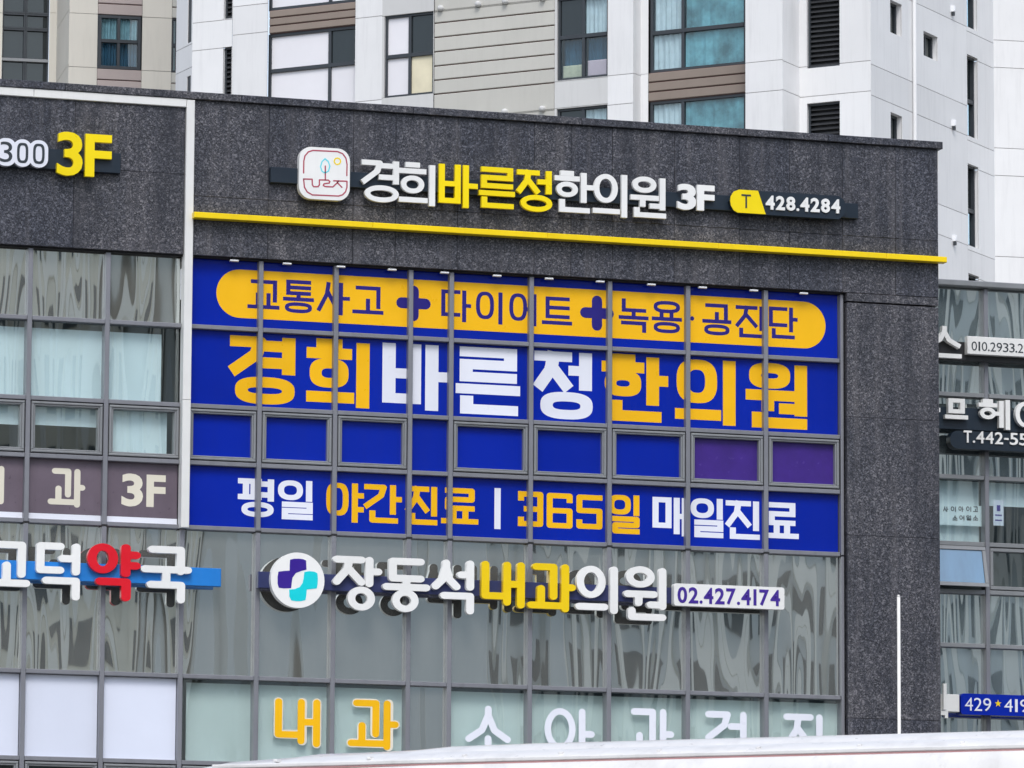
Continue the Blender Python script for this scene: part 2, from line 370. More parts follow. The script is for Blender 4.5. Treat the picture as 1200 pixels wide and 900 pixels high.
def granite(name, dark, mid, light):
    m, N, L, B = newmat(name)
    v = N.new('ShaderNodeTexVoronoi'); v.inputs['Scale'].default_value = 58; L.new(pos(N, L), v.inputs['Vector'])
    sx = N.new('ShaderNodeSeparateColor'); L.new(v.outputs['Color'], sx.inputs[0])
    sp = ramp(N, L, sx.outputs[0], [(.0, dark), (.5, mid), (.8, tuple(m_*1.8 for m_ in mid)), (1.0, light)])
    v2 = N.new('ShaderNodeTexVoronoi'); v2.inputs['Scale'].default_value = 120; L.new(pos(N, L), v2.inputs['Vector'])
    sx2 = N.new('ShaderNodeSeparateColor'); L.new(v2.outputs['Color'], sx2.inputs[0])
    sp = mixc(N, L, ramp(N, L, sx2.outputs[1], [(.6, (0, 0, 0)), (.95, (.6, .6, .6))]), sp, light)
    big = noise(N, L, pos(N, L, (1.4, 1.4, .5)), 1.6, 4, .6)
    sp = mixc(N, L, 1.0, sp, ramp(N, L, big, [(.3, (.64, .67, .73)), (.7, (1.25, 1.22, 1.2))]), 'MULTIPLY')
    oi = N.new('ShaderNodeObjectInfo')
    sp = mixc(N, L, 1.0, sp, ramp(N, L, oi.outputs['Random'], [(0, (.78, .80, .88)), (1, (1.16, 1.12, 1.10))]), 'MULTIPLY')
    st = noise(N, L, pos(N, L, (9, 9, .35)), 1.0, 4, .6)
    sp = mixc(N, L, ramp(N, L, st, [(.5, (0, 0, 0)), (.72, (.30, .30, .30))]), sp, (.17, .16, .165))
    st2 = noise(N, L, pos(N, L, (4, 4, .25)), 1.0, 4, .65)
    sp = mixc(N, L, ramp(N, L, st2, [(.5, (0, 0, 0)), (.7, (.55, .55, .55))]), sp, (.018, .02, .028))
    L.new(sp, B.inputs['Base Color']); B.inputs['Roughness'].default_value = .38
    B.inputs['Specular IOR Level'].default_value = .4
def glass(name, base, refl, tint=(.95, 1, .97), wave=.0035, see=0.0, seecol=(.7, .85, .85)):
    """coated facade glass: body colour (or see-through) under a mirror coat that bends like real float glass"""
    m, N, L, B = newmat(name)
    out = N['Material Output']; N.remove(B)
    oi = N.new('ShaderNodeObjectInfo'); g = N.new('ShaderNodeNewGeometry')
    ad = N.new('ShaderNodeVectorMath'); ad.operation = 'MULTIPLY_ADD'
    cb = N.new('ShaderNodeCombineXYZ'); L.new(oi.outputs['Random'], cb.inputs[0]); L.new(oi.outputs['Random'], cb.inputs[2])
    L.new(cb.outputs[0], ad.inputs[0]); ad.inputs[1].default_value = (37, 0, 53); L.new(g.outputs['Position'], ad.inputs[2])
    mp = N.new('ShaderNodeMapping'); mp.inputs['Scale'].default_value = (2.3, 2.3, .34); L.new(ad.outputs[0], mp.inputs['Vector'])
    h = noise(N, L, mp.outputs[0], 1.0, .8, .3, .25)
    b = N.new('ShaderNodeBump'); b.inputs['Strength'].default_value = 1; b.inputs['Distance'].default_value = wave
    L.new(h, b.inputs['Height'])
    gl = N.new('ShaderNodeBsdfGlossy'); gl.inputs['Roughness'].default_value = .012; gl.inputs['Color'].default_value = (*tint, 1)
    L.new(b.outputs[0], gl.inputs['Normal'])
    if see:
        body = N.new('ShaderNodeBsdfTransparent'); body.inputs[0].default_value = (*seecol, 1)
    else:
        body = N.new('ShaderNodeBsdfDiffuse')
        L.new(ramp(N, L, noise(N, L, pos(N, L, (5, 5, .8)), 1, 4), [(.3, tuple(v*.85 for v in base)), (.7, tuple(v*1.12 for v in base))]), body.inputs[0])
    lw = N.new('ShaderNodeFresnel'); lw.inputs[0].default_value = 1.5; L.new(b.outputs[0], lw.inputs['Normal'])
    ma = N.new('ShaderNodeMath'); ma.operation = 'ADD'; ma.use_clamp = True; ma.inputs[1].default_value = refl
    L.new(lw.outputs[0], ma.inputs[0])
    fac = ma.outputs[0]
    if see:                                                            # the coat is on the outer face only
        inv = N.new('ShaderNodeMath'); inv.operation = 'SUBTRACT'; inv.inputs[0].default_value = 1; L.new(g.outputs['Backfacing'], inv.inputs[1])
        mm = N.new('ShaderNodeMath'); mm.operation = 'MULTIPLY'; L.new(fac, mm.inputs[0]); L.new(inv.outputs[0], mm.inputs[1]); fac = mm.outputs[0]
        L.new(mixc(N, L, inv.outputs[0], (1, 1, 1), seecol), body.inputs[0])
    mx = N.new('ShaderNodeMixShader'); L.new(fac, mx.inputs[0]); L.new(body.outputs[0], mx.inputs[1]); L.new(gl.outputs[0], mx.inputs[2])
    L.new(mx.outputs[0], out.inputs['Surface'])
granite('granite', (.014, .016, .021), (.031, .033, .041), (.19, .19, .20))
glass('spandrel_glass', (.27, .265, .24), .64, wave=.0105)
glass('vision_glass', (0, 0, 0), .20, see=1, seecol=(.90, .975, .985), wave=.008)
glass('flat_glass', (.012, .016, .019), .015, wave=.003)
glass('flat_view_glass', (0, 0, 0), .03, see=1, seecol=(.80, .94, .97), wave=.003)
glass('neighbour_glass', (.23, .28, .29), .60, wave=.010)
glass('sash_sky_glass', (.09, .22, .38), .14, wave=.006)  # blue body colour stands in for sky reflected in the tilted sash
plain('mullion', (.23, .235, .26), .42, .05, .35, metal=.25)
plain('frame_grey', (.26, .27, .28), .4, .05, .3, metal=.2)
plain('trim_white', (.74, .74, .72), .5, .05, .25)
plain('sealant', (.015, .015, .017), .7)
plain('film_blue', (.001, .018, .35), .08, .05, .12, spec=.4, piece=.10)
plain('film_orange', (.93, .50, .002), .3, .04)
plain('film_white', (.80, .82, .90), .3, .03)
plain('film_navy', (.018, .012, .20), .3, .04)
plain('film_purple', (.05, .020, .21), .25, .12, .1, scale=4)
plain('film_brown', (.145, .115, .145), .3, .1, .35, scale=3)
plain('film_cream', (.74, .70, .58), .4, .05)
plain('film_sheet', (.72, .76, .88), .35, .02)
plain('sign_white', (.84, .84, .82), .35, .04, .12)
plain('sign_yellow', (.94, .72, .0), .3, .03, .04)
plain('sign_gold', (.90, .62, .002), .3, .04, .06)
plain('sign_red', (.72, .006, .02), .3, .04, .06)
plain('sign_navy_bar', (.006, .016, .030), .4, .1, .15)
plain('sign_indigo_bar', (.022, .03, .11), .4, .1, .2)
plain('sign_blue_bar', (.012, .20, .62), .35, .08, .2)
plain('sign_black', (.012, .012, .014), .45)
plain('ink_dark', (.02, .03, .04), .5)
plain('ink_indigo', (.045, .012, .27), .45)
plain('ink_red', (.40, .05, .09), .5)
plain('ink_cyan', (.15, .66, .74), .5)
plain('logo_navy', (.035, .008, .27), .35)
plain('logo_cyan', (.0, .66, .72), .35)
plain('strip_yellow', (.93, .66, .0), .35, .05, .15)
plain('blind', (.79, .88, .90), .8, .04)
plain('blind_green', (.72, .78, .74), .85, .05)
plain('interior', (.10, .11, .11), .9, .2)
plain('lamp_white', (.85, .86, .88), .35)
plain('apt_white', (.79, .79, .79), .75, .03, .16, scale=.7)
plain('apt_grey', (.60, .60, .59), .75, .03, .14, scale=.7)
plain('apt_board', (.53, .52, .475), .75, .04, .1, scale=.8)
plain('apt_brown', (.265, .215, .18), .7, .05, .1)
plain('apt_groove', (.16, .09, .085), .9)
plain('apt_joint', (.36, .34, .34), .9)
plain('apt_beige', (.66, .63, .56), .75, .03, .14, scale=.7)
plain('apt_rose', (.42, .355, .335), .7, .04, .1)
plain('apt_frame', (.035, .042, .05), .45, .1)
plain('apt_louver', (.028, .03, .034), .5, .1)
plain('curtain', (.62, .62, .64), .9, .1, scale=4)
plain('curtain_teal', (.15, .31, .35), .9, .5, scale=2)
plain('curtain_dim', (.26, .38, .42), .9, .2, scale=5)
plain('curtain_navy', (.03, .085, .14), .9, .3, scale=3)
plain('panel_cream', (.72, .66, .48), .6, .1)
plain('box_pink', (.6, .40, .44), .8, .1)
plain('panel_pale', (.80, .79, .82), .5, .02)
plain('clutter', (.5, .42, .3), .8, .3, scale=3)
plain('bus_white', (.74, .73, .72), .3, .05, .35, coat=.3, scale=5)
plain('bus_trim', (.5, .25, .25), .4)
plain('rubber', (.02, .02, .022), .8)
plain('pole_white', (.78, .77, .74), .4, .05, .25)
plain('asphalt', (.05, .05, .052), .9, .2, scale=6)
plain('paving', (.30, .29, .27), .85, .12, scale=3)
plain('earth', (.16, .15, .13), .95, .15)
plain('paint', (.78, .78, .76), .6, .06)
plain('tower_cream', (.86, .81, .68), .8, .04, .1)
plain('tower_grey', (.60, .63, .62), .8, .03, .08)
plain('tower_dark', (.07, .09, .095), .5, .15)
plain('tower_pale', (.92, .89, .81), .8, .03)

# ------------------------------------------------------------------ ground
def sheet(name, x0, x1, y0, y1, z, mat, th=None):
    if th: V, F = pbox(Plane((0, y0), 0), x0, x1, z-th, z, -(y1-y0), 0)
    else: V, F = [(x0, y0, z), (x1, y0, z), (x1, y1, z), (x0, y1, z)], [(0, 1, 2, 3)]
    return obj(name, (V, F), mat, kind='structure')
sheet('ground', -900, 900, -900, 1500, -.012, 'earth')
sheet('road', -200, 200, -58, -6, 0, 'asphalt')
sheet('pavement', -60, 60, -6, -.3, .13, 'paving', .13)
for i in range(24):
    sheet('lane_marking', -60+i*5, -57+i*5, -30.1, -29.95, .004, 'paint')

# ------------------------------------------------------------------ the commercial building
HEAD, PAR = 1.326+ZC, 3.295+ZC
ZR = [HEAD, .498+ZC, -.448+ZC, -1.125+ZC, -1.894+ZC, -3.650+ZC, -4.663+ZC, -5.34+ZC, -6.1+ZC]
MU = [-5.937, -5.0016, -4.0588, -3.1371, -2.2052, -1.2743, -.7636, .2467, 1.2478, 2.2548, 3.2659, 4.2614]
MU = [MU[0]-.936*k for k in range(6, 0, -1)]+MU; NL = 6            # NL bays out of frame on the left
CR = 5.52
bld = thing('commercial_building', 'dark granite commercial building with grey framed glass front and many shop signs', 'building', (-2, 0, 0))
MW = .056
GF, GB = .06, -.12                                                    # granite front and back
# granite: parapet panels in two courses, right pier panels, coping stones
def gpanel(s0, s1, z0, z1): obj('stone_panel', pboxb(FAC, s0+.002, s1-.002, z0+.002, z1-.002, GB, GF+random.uniform(-.002, .002), .003), 'granite', bld)
xs_l = [MU[0]-.3]+[-10.6+.0, -9.4, -8.2, -7.0]; xs_l = [-11.9, -10.7, -9.5, -8.3, -7.1, -5.45, -4.11]
courses = [HEAD+.015, 2.30+ZC, PAR-.09]
for a, b in zip(xs_l[:-1], xs_l[1:]):
    for c, d in zip(courses[:-1], courses[1:]): gpanel(a, b, c, d)
xs_r = [-4.0, -3.08, -2.03, -1.5, -.72, .25, .72, 1.25, 2.05, 2.9, 3.55, 4.25, 4.95, CR]
for a, b in zip(xs_r[:-1], xs_r[1:]):
    for c, d in zip(courses[:-1], [2.55+ZC, PAR-.09]) if False else zip([courses[0], 2.05+ZC], [2.05+ZC, PAR-.09]): gpanel(a, b, c, d)
pier_z = [0.13, 1.6, 3.2, ZR[8]-.0, ZC-3.9, -1.66+ZC, -.2+ZC, 1.22+ZC]
for c, d in zip(pier_z[:-1], pier_z[1:]):
    if c >= ZC-7: gpanel(4.30, CR, c, d)
gpanel(4.30, CR, 1.235+ZC, HEAD+.012)
obj('wall_core', pbox(FAC, -11.9, CR-.012, .1, PAR-.1, -.6, -.5) if False else join(pbox(FAC, 4.31, CR-.01, .1, PAR-.1, -9, GB-.004), pbox(FAC, -11.89, 4.31, HEAD+.03, PAR-.1, -.6, GB-.004)), 'sealant', bld)
for a in [(-12+i*1.07) for i in range(17)]:
    if a > CR: break
    obj('coping_stone', pboxb(FAC, a+.002, min(a+1.07, CR+.05)-.002, PAR-.088, PAR, -.5, GF+.05, .006), 'granite', bld)
# ground floor and side walls
for k in range(8):
    a = -11.9+k*2.03; b = a+2.03
    gpanel(a, min(b, 4.298), .13, 1.0)
obj('shopfront', pbox(FAC, -11.9, 4.3, 1.0, ZR[8]-.05, -.3, -.1), 'flat_glass', bld)
obj('roof', pbox(FAC, -11.89, CR-.02, PAR-.6, PAR-.5, -9, -.6), 'paving', bld)
obj('interior_wall', pbox(FAC, -11.8, 4.3, .1, HEAD, -3.3, -3.2), 'interior', bld)
for z in (ZR[5]+.6, ZR[8]+.2): obj('floor_slab', pbox(FAC, -11.8, 4.3, z-.25, z, -3.2, -.14), 'interior', bld)
# white trim between the two shop units
s0, s1 = -4.105, -4.005
obj('white_trim', pboxb(FAC, s0, s1, -.4+ZC, PAR-.10, -.05, .10), 'trim_white', bld)
obj('white_trim', pboxb(FAC, s0, s1, ZR[4]-.02, -.404+ZC, -.05, .10), 'trim_white', bld)
for a, b in ((-11.9, -9), (-8.996, -5.96), (-5.956, s0-.003)):
    obj('white_trim', pboxb(FAC, a, b, PAR-.19, PAR-.092, -.05, .095), 'trim_white', bld)
# mullions
for i, s in enumerate(MU):
    top = HEAD-.004
    if abs(s+4.0588) < .01:
        obj('mullion', pboxb(FAC, s-MW/2, s+MW/2, 1.0, ZR[4]-.02, -.16, .0), 'mullion', bld)
    else:
        wd = MW if i < len(MU)-1 else .04
        obj('mullion', pboxb(FAC, s-wd/2, s+wd/2, ZR[4]-.012, top, -.16, .0), 'mullion', bld)
        obj('mullion', pboxb(FAC, s-wd/2, s+wd/2, 1.0, ZR[4]-.028, -.16, .0), 'mullion', bld)
    if i < len(MU)-1: obj('mullion_joint', pbox(FAC, s-.036, s+.036, ZR[4]-.030, ZR[4]-.010, -.1, .004), 'sealant', bld)
obj('head_gap_shade', pbox(FAC, -11.8, 4.28, HEAD-.002, HEAD+.02, -.2, -.0), 'sealant', bld)  # near-black strip standing in for the shadow under the granite edge
banner = thing('window_banner', 'blue clinic advertising film with orange and white lettering stuck across the window panes', 'banner', (.1, -.05, ZR[4]))
brown_film = thing('window_film', 'brown window film with cream lettering ending in 3F beside the white trim', 'window film', (-5.9, -.05, ZR[4]))
GP = -.088                                                             # glass plane
for b in range(len(MU)-1):
    a0, a1 = MU[b]+MW/2, MU[b+1]-MW/2
    left = MU[b+1] < -4.0
    if b == NL+1: a1 = s0-.002
    if b == NL+2: a0 = MU[b]+MW/2
    narrow = abs(MU[b]+1.2743) < .01
    a0b, a1b = a0, a1
    for r in range(1, 9):                                             # rails under row r-1
        t = .052
        if b == NL+2 and r <= 4: a0b = s1+.002
        else: a0b = a0
        a1b = (s0-.002 if r <= 4 else MU[b+1]-MW/2) if b == NL+1 else a1
        obj('rail', pboxb(FAC, a0b+.001, a1b-.001, ZR[r]-t/2, ZR[r]+t/2, -.15, -.006), 'mullion', bld)
    for r in range(8):
        x0 = s1+.002 if (b == NL+2 and r < 4) else a0
        x1 = (s0-.002 if r < 4 else MU[b+1]-MW/2) if b == NL+1 else a1
        zt, zb = ZR[r]-(.026 if r else .003), ZR[r+1]+.026
        opening = r in (2, 6) and not narrow
        if opening:
            f = obj('window_sash', join(frame(FAC, x0+.012, x1-.012, zb+.012, zt-.012, .030, -.12, -.002, .008),
                                        frame(FAC, x0+.042, x1-.042, zb+.042, zt-.042, .020, -.12, -.016, .006)), 'frame_grey', bld)
            gx0, gx1, gz0, gz1 = x0+.06, x1-.06, zb+.06, zt-.06
        else: f = bld; gx0, gx1, gz0, gz1 = x0+.001, x1-.001, zb+.001, zt-.001
        vf = pbox(FAC, gx0, gx1, gz0, gz1, GP-.012, GP)
        if not left and r < 4:
            purple = r == 2 and b >= len(MU)-3
            obj('pane', vf, 'flat_glass', f)
            m = 'film_purple' if purple else 'film_blue'
            if purple:
                zq = gz0+(gz1-gz0)*.46
                pf = obj('film_panel', pbox(FAC, gx0, gx1, gz0, gz1, GP+.001, GP+.003), m, banner)
            else: obj('film_panel', pbox(FAC, gx0, gx1, gz0, gz1, GP+.001, GP+.003), m, banner)
            continue
        if left and r == 3:
            obj('pane', vf, 'flat_glass', f)
            obj('film_panel', pbox(FAC, gx0, gx1, gz0+.075, gz1, GP+.001, GP+.003), 'film_brown', brown_film)
            obj('film_strip', pbox(FAC, gx0, gx1, gz0, gz0+.072, GP+.001, GP+.006), 'film_white', brown_film)
            continue
        if left and r in (0,):
            obj('pane', vf, 'spandrel_glass', f); continue
        if left and r in (1, 2):
            obj('pane', vf, 'vision_glass', f)
            e = gx1 if b != NL+1 else gx0+(gx1-gx0)*.77
            if r == 1: obj('roller_blind', pbox(FAC, gx0-.02, e, gz0, gz1-.07, -.17, -.16), 'blind', bld)
            else:
                dz = (gz1-gz0)
                zb2 = gz0+.02 if b == NL+1 else gz1-dz*(.42 if b == NL else .44)
                e = gx1-.06 if b == NL+1 else gx1+.02
                obj('roller_blind', pbox(FAC, gx0-.02, e, zb2, gz1+.03, -.17, -.16), 'blind', bld)
            continue
        if r == 4: obj('pane', vf, 'spandrel_glass', f); continue
        if r == 5:
            if left:
                obj('pane', vf, 'flat_glass', f)
                sh = obj('panel_sheet', pbox(FAC, gx0+.004, gx1-.004, gz0+.004, gz1-.004, GP+.001, GP+.006), 'film_sheet', bld)
            else:
                obj('pane', vf, 'vision_glass' if not narrow else 'spandrel_glass', f)
                if not narrow:
                    q0 = gx0+.085 if b == NL+2 else gx0-.02
                    obj('window_screen', pbox(FAC, q0, gx1+.02, gz0-.05, gz1-.035, -.175, -.16), 'blind_green', bld)
            continue
        obj('pane', vf, 'flat_glass', f)

# ------------------------------------------------------------------ banner lettering
FP = FAC.off(GP+.003)
a = FP.px(253.5, 345); c1 = FP.px(278, 315.6); c2 = FP.px(278, 372.6); e = FP.px(967.4, 382)
zt, zb = (c1[1]+FP.px(940, 353.4)[1])/2, (c2[1]+FP.px(945, 408.2)[1])/2
obj('title_band', extrude(FP, flat(rrect(a[0], e[0], zb, zt, (zt-zb)*.5-.001, 14)), 0, .0012), 'film_orange', banner)
L1 = [('교', 290, 327.6, 328, 362), ('통', 331.6, 368, 328.4, 367), ('사', 371.6, 410, 331, 369), ('고', 413, 449.4, 335.5, 368),
      ('다', 517, 552, 340, 377), ('이', 557.6, 589, 342, 379.6), ('어', 596.6, 628.6, 344, 381.6), ('트', 635, 670.4, 348, 380.6),
      ('녹', 725, 760, 350.3, 389.3), ('용', 763.7, 799, 352.7, 390.5), ('공', 823, 857, 356, 393), ('진', 862, 896.7, 358.5, 395.8), ('단', 901, 934.7, 360, 397)]
letters(banner, FP, L1, 'film_navy', .0013, .0024, .052, .046, 'sq', 2.6)
for cx, cy in ((484.5, 355.5), (699.5, 367)):
    R = FP.rect(cx-20.5, cx+20.5, cy-20.5, cy+20.5); mx, mz = (R[0]+R[1])/2, (R[2]+R[3])/2; hw, q = .066, .15
    obj('plus_mark', extrude(FP, union(stroke([(mx-q, mz), (mx+q, mz)], hw*2, hw*2, 'rd')+stroke([(mx, mz-q), (mx, mz+q)], hw*2, hw*2, 'rd')), .0013, .0024), 'film_navy', banner)
q = FP.px(811, 373.2); obj('dot_mark', extrude(FP, flat(disc(q, .028, .028)), .0013, .0024), 'film_navy', banner)
L2o = [('경', 269, 346, 394.6, 474), ('희', 359, 433, 397.5, 477), ('한', 705, 783, 415.5, 494), ('의', 791, 862, 421.5, 497.5), ('원', 873.8, 945.8, 425.5, 502)]
L2w = [('바', 448, 529, 403.5, 480.5), ('른', 534, 609.5, 407.5, 486), ('정', 626, 695, 412.5, 491.5)]
letters(banner, FP, L2o, 'film_orange', 0, .0012, .165, .132, 'sq', 2.7)
letters(banner, FP, L2w, 'film_white', 0, .0012, .165, .120, 'sq', 2.7)
letters(banner, FP, [('평', 278.6, 321, 561, 606), ('일', 325.4, 366.6, 563, 609), ('|', 575, 591, 572, 620), ('매', 764.6, 806, 583, 628),
                     ('일', 809, 847.6, 584, 630), ('진', 850.4, 890.4, 587, 632), ('료', 897, 936, 589, 631)], 'film_white', 0, .0012, .078, .064, 'sq', 2.4)
letters(banner, FP, [('야', 382, 426.4, 566, 612), ('간', 426.6, 471, 568, 613), ('진', 475, 512.6, 570, 615), ('료', 517, 560.6, 572, 614),
                     ('3', 607, 636.6, 576, 617), ('6', 640.6, 671, 578, 619), ('5', 675.4, 706, 580, 620), ('일', 713, 749.6, 580, 625.6)], 'film_orange', 0, .0012, .076, .064, 'rc', 3.0)
letters(brown_film, FP, [('과', 56, 100, 549, 594.4), ('ㅣ', -2.5, 5, 546, 591)], 'film_cream', 0, .0012, .074, .068, 'rd')
for ch, R in (('3', FP.rect(142.4, 167.6, 555, 593.6)), ('F', FP.rect(171.6, 194, 556.6, 594.4))):
    obj('letter', extrude(FP, textbox(ch, R, .035), 0, .0012), 'film_cream', brown_film)

# letters on the second floor window panes
om = thing('window_lettering', 'orange lettering with pale outline on the second floor window panes', 'lettering', (*FP.pt(-2.4, 0)[:2], ZC-4.6))
for it in (('내', 320.6, 376.6, 817.6, 876.4), ('과', 406, 468.6, 819, 880)):
    letters(om, FP, [it], 'film_cream', 0, .001, .115, .105, 'rd', name='letter_outline')
    ch, x0, x1, y0, y1 = it
    letters(om, FP, [(ch, x0+1.4, x1-1.4, y0+1.4, y1-1.4)], 'film_orange', .0012, .0024, .088, .078, 'rd')
wm = thing('window_lettering', 'row of white lettering on the pale green second floor window panes', 'lettering', (*FP.pt(1.4, 0)[:2], ZC-4.6))
letters(wm, FP, [('소', 543, 601, 827, 887), ('아', 638, 697, 830, 892), ('과', 733.6, 790, 830.4, 892), ('검', 826.4, 875, 833.6, 896), ('진', 918, 966, 836.6, 898)],
        'film_white', 0, .001, .085, .08, 'rd')

# ------------------------------------------------------------------ big sign on the granite
SP = FAC.off(.20)                                                      # front plane of the raised letters
def bar(P, parent, xl, xr, ytl, ybl, ytr, ybr, o0, o1, mat, name='backing_bar'):
    a, b = P.px(xl, (ytl+ybl)/2)[0], P.px(xr, (ytr+ybr)/2)[0]
    z1 = (P.px(xl, ytl)[1]+P.px(xr, ytr)[1])/2; z0 = (P.px(xl, ybl)[1]+P.px(xr, ybr)[1])/2
    return obj(name, pboxb(P, a, b, z0, z1, o0, o1, .006), mat, parent)
cs = thing('clinic_sign', 'long raised white and yellow clinic sign with tree logo and black phone plate on granite', 'sign', (0, -.1, 2.1+ZC))
bar(SP, cs, 319, 1008, 195, 213, 237, 255, -.14, -.06, 'sign_navy_bar')
letters(cs, SP, [('경', 424, 467.7, 188, 237), ('희', 467.7, 512, 190.5, 240.5), ('한', 650, 696, 200.5, 249), ('의', 695, 736.7, 204, 254), ('원', 739, 780.7, 207, 255)],
        'sign_white', -.05, 0, .074, .062, 'sq', 2.1)
letters(cs, SP, [('바', 514.5, 560, 193, 243), ('른', 561.5, 603.5, 196, 244), ('정', 606, 647.5, 199.5, 248)], 'sign_yellow', -.05, 0, .073, .062, 'sq', 2.1)
for ch, R in (('3', SP.rect(794, 816, 215.5, 246)), ('F', SP.rect(817, 837.5, 217, 247))):
    obj('letter', extrude(SP, textbox(ch, R, .04), -.05, 0), 'sign_white', cs)
# logo plate
R = SP.rect(350.5, 410, 173, 234)
lp = obj('logo_plate', extrude(SP, flat(rrect(*R, .15, 8)), -.09, .0), 'sign_white', cs)
zp = lambda x, y: SP.px(310+x/7.5, 150+y/7.5)
def art(pts, mat, wd=.016, cap='rd', o=.002):
    obj('logo_line', extrude(SP, union(stroke([zp(*p) for p in pts], wd, wd, cap)), 0.0003, o), mat, lp)
art([(343, 395), (345, 290), (355, 245), (385, 210), (425, 197), (640, 207), (685, 225), (715, 265), (725, 320), (723, 418)], 'ink_red')
art([(343, 448), (418, 450), (420, 500), (432, 516), (470, 516), (482, 500), (482, 456), (560, 458), (574, 470), (568, 484), (524, 490), (516, 504), (530, 514), (600, 518), (640, 480), (650, 466)], 'ink_red')
art([(640, 480), (680, 522)], 'ink_red')
art([(608, 464), (724, 468), (724, 520), (712, 560), (685, 588), (650, 598), (420, 588), (375, 562), (350, 520), (343, 448)], 'ink_red')
art([(534, 455), (534, 335)], 'ink_red')
art([(530, 395), (505, 380), (492, 340), (505, 295), (532, 270), (560, 295), (574, 335), (562, 378), (530, 395)], 'ink_cyan')
art([(640+28*math.cos(k), 292+28*math.sin(k)) for k in [i*math.pi/6 for i in range(13)]], 'sign_yellow')
# phone plate
P2 = FAC.off(.215)
z0, z1 = P2.px(923, 259)[1], P2.px(923, 227)[1]
a, b = P2.px(855, 236)[0], P2.px(992, 244)[0]; h = z1-z0
zt0 = P2.px(874, 222.7)[1]; zb0 = P2.px(874, 249.3)[1]; z1 = zt0; z0 = zb0-.01
pp = obj('phone_plate', extrude(P2, flat([(a+.12, z0), (b-.10, z0), (b-.03, z0+.06), (b, z0+.14), (b-.03, z1-.05), (b-.10, z1), (a+.12, z1), (a+.04, z1-.05), (a, (z0+z1)/2), (a+.04, z0+.05)]), -.1, 0), 'sign_navy_bar', cs)
c = P2.px(888, 236)[0]
obj('phone_tab', extrude(P2, flat([(a+.10, z0+.004), (c+.10, z0+.004), (c, z1-.001), (a+.12, z1-.001), (a+.05, z1-.03), (a+.012, z1-.09), (a+.005, (z0+z1)/2), (a+.012, z0+.09), (a+.05, z0+.03)]), 0, .012), 'sign_yellow', pp)
obj('letter', extrude(P2, textbox('T', P2.rect(868.5, 879.5, 228, 244), .0), .012, .016), 'ink_dark', pp)
digits(pp, P2, '428.4284', 896, 985, 229, 245.5, 234, 250.5, 'sign_white', 0, .02, .035)
# yellow strip along the granite
P3 = FAC.off(.20)
ys = thing('light_bar', 'thin yellow bar running along the granite below the clinic sign', 'light bar', (.8, -.1, 1.8+ZC))
a, b = P3.px(227.5, 254)[0], P3.px(1110, 303)[0]
zz = [(P3.px(227, 249.5)[1]+P3.px(1110, 299.5)[1])/2, (P3.px(227, 258.5)[1]+P3.px(1110, 306.5)[1])/2]
c = a
while c < b-.1:
    d = min(c+2.2, b); obj('bar_segment', pboxb(P3, c+.001, d-.001, zz[1]+.014, zz[0], -.13, 0, .006), 'strip_yellow', ys); c = d
for k in range(8):
    c = a+.3+k*(CR-a-.5)/7; obj('bracket', pbox(P3, c, c+.04, zz[1]+.02, zz[0]-.02, -.141, -.13), 'sign_black', ys)
# downlights under the granite
for i, (px, py) in enumerate([(275, 307.5), (337, 308.6), (400, 313.2), (460, 316.4), (521.5, 320), (583, 323.7), (644, 327.5), (704, 330.4), (764, 333.4), (824, 336.6), (884, 340.2), (942.5, 343.6)]):
    P4 = FAC.off(.045); s, z = P4.px(px, py)
    nth = ['first', 'second', 'third', 'fourth', 'fifth', 'sixth', 'seventh', 'eighth', 'ninth', 'tenth', 'eleventh', 'twelfth'][i]
    t = thing('downlight', 'small white downlight under the granite edge, %s from the white trim' % nth, 'downlight', (*P4.pt(s, 0)[:2], HEAD-.05), 'downlights above the blue window banner')
    obj('lamp_body', pboxb(P4, s-.052, s+.052, HEAD-.032, HEAD-.012, -.04, 0, .006), 'lamp_white', t)
    obj('lamp_stem', pbox(P4, s-.02, s+.02, HEAD-.012, HEAD+.014, -.03, -.012), 'sign_black', t)

# left sign: 300 and 3F
fs = thing('floor_sign', 'white rimmed number 300 and yellow 3F sign on granite left of white trim', 'sign', (-5.6, -.1, 2.2+ZC))
bar(SP, fs, -60, 143, 166, 191, 178, 201, -.14, -.06, 'sign_navy_bar')
for ch, R in (('3', SP.rect(67, 97, 154.5, 206)), ('F', SP.rect(100, 131, 157.5, 207.5))):
    obj('letter', extrude(SP, textbox(ch, R, .022), -.06, .0), 'sign_yellow', fs)
rim = []
for ch, x0, x1, yt, yb in (('3', 0, 14.5, 166, 190), ('0', 20, 33, 167.5, 191), ('0', 38.8, 52.2, 168.5, 192)):
    R = SP.rect(x0-4.3, x1+4.3, yt-4.3, yb+4.3); rim.append(rrect(*R, .105, 8))
pl = obj('number_plate', extrude(SP, union(rim+[rrect(*SP.rect(-60, 3, 160, 193), .1)]), -.09, 0), 'film_white', fs)
for ch, x0, x1, yt, yb in (('3', 0, 14.5, 166, 190), ('0', 20, 33, 167.5, 191), ('0', 38.8, 52.2, 168.5, 192)):
    R = SP.rect(x0, x1, yt, yb)
    if ch == '0': poly = union(ring(R[0]+.014, R[2]+.014, R[1]-.014, R[3]-.014, .03, .03, p=3.2))
    else: poly = textbox('3', R, .0)
    obj('numeral', extrude(SP, poly, .0005, .003), 'ink_dark', pl)

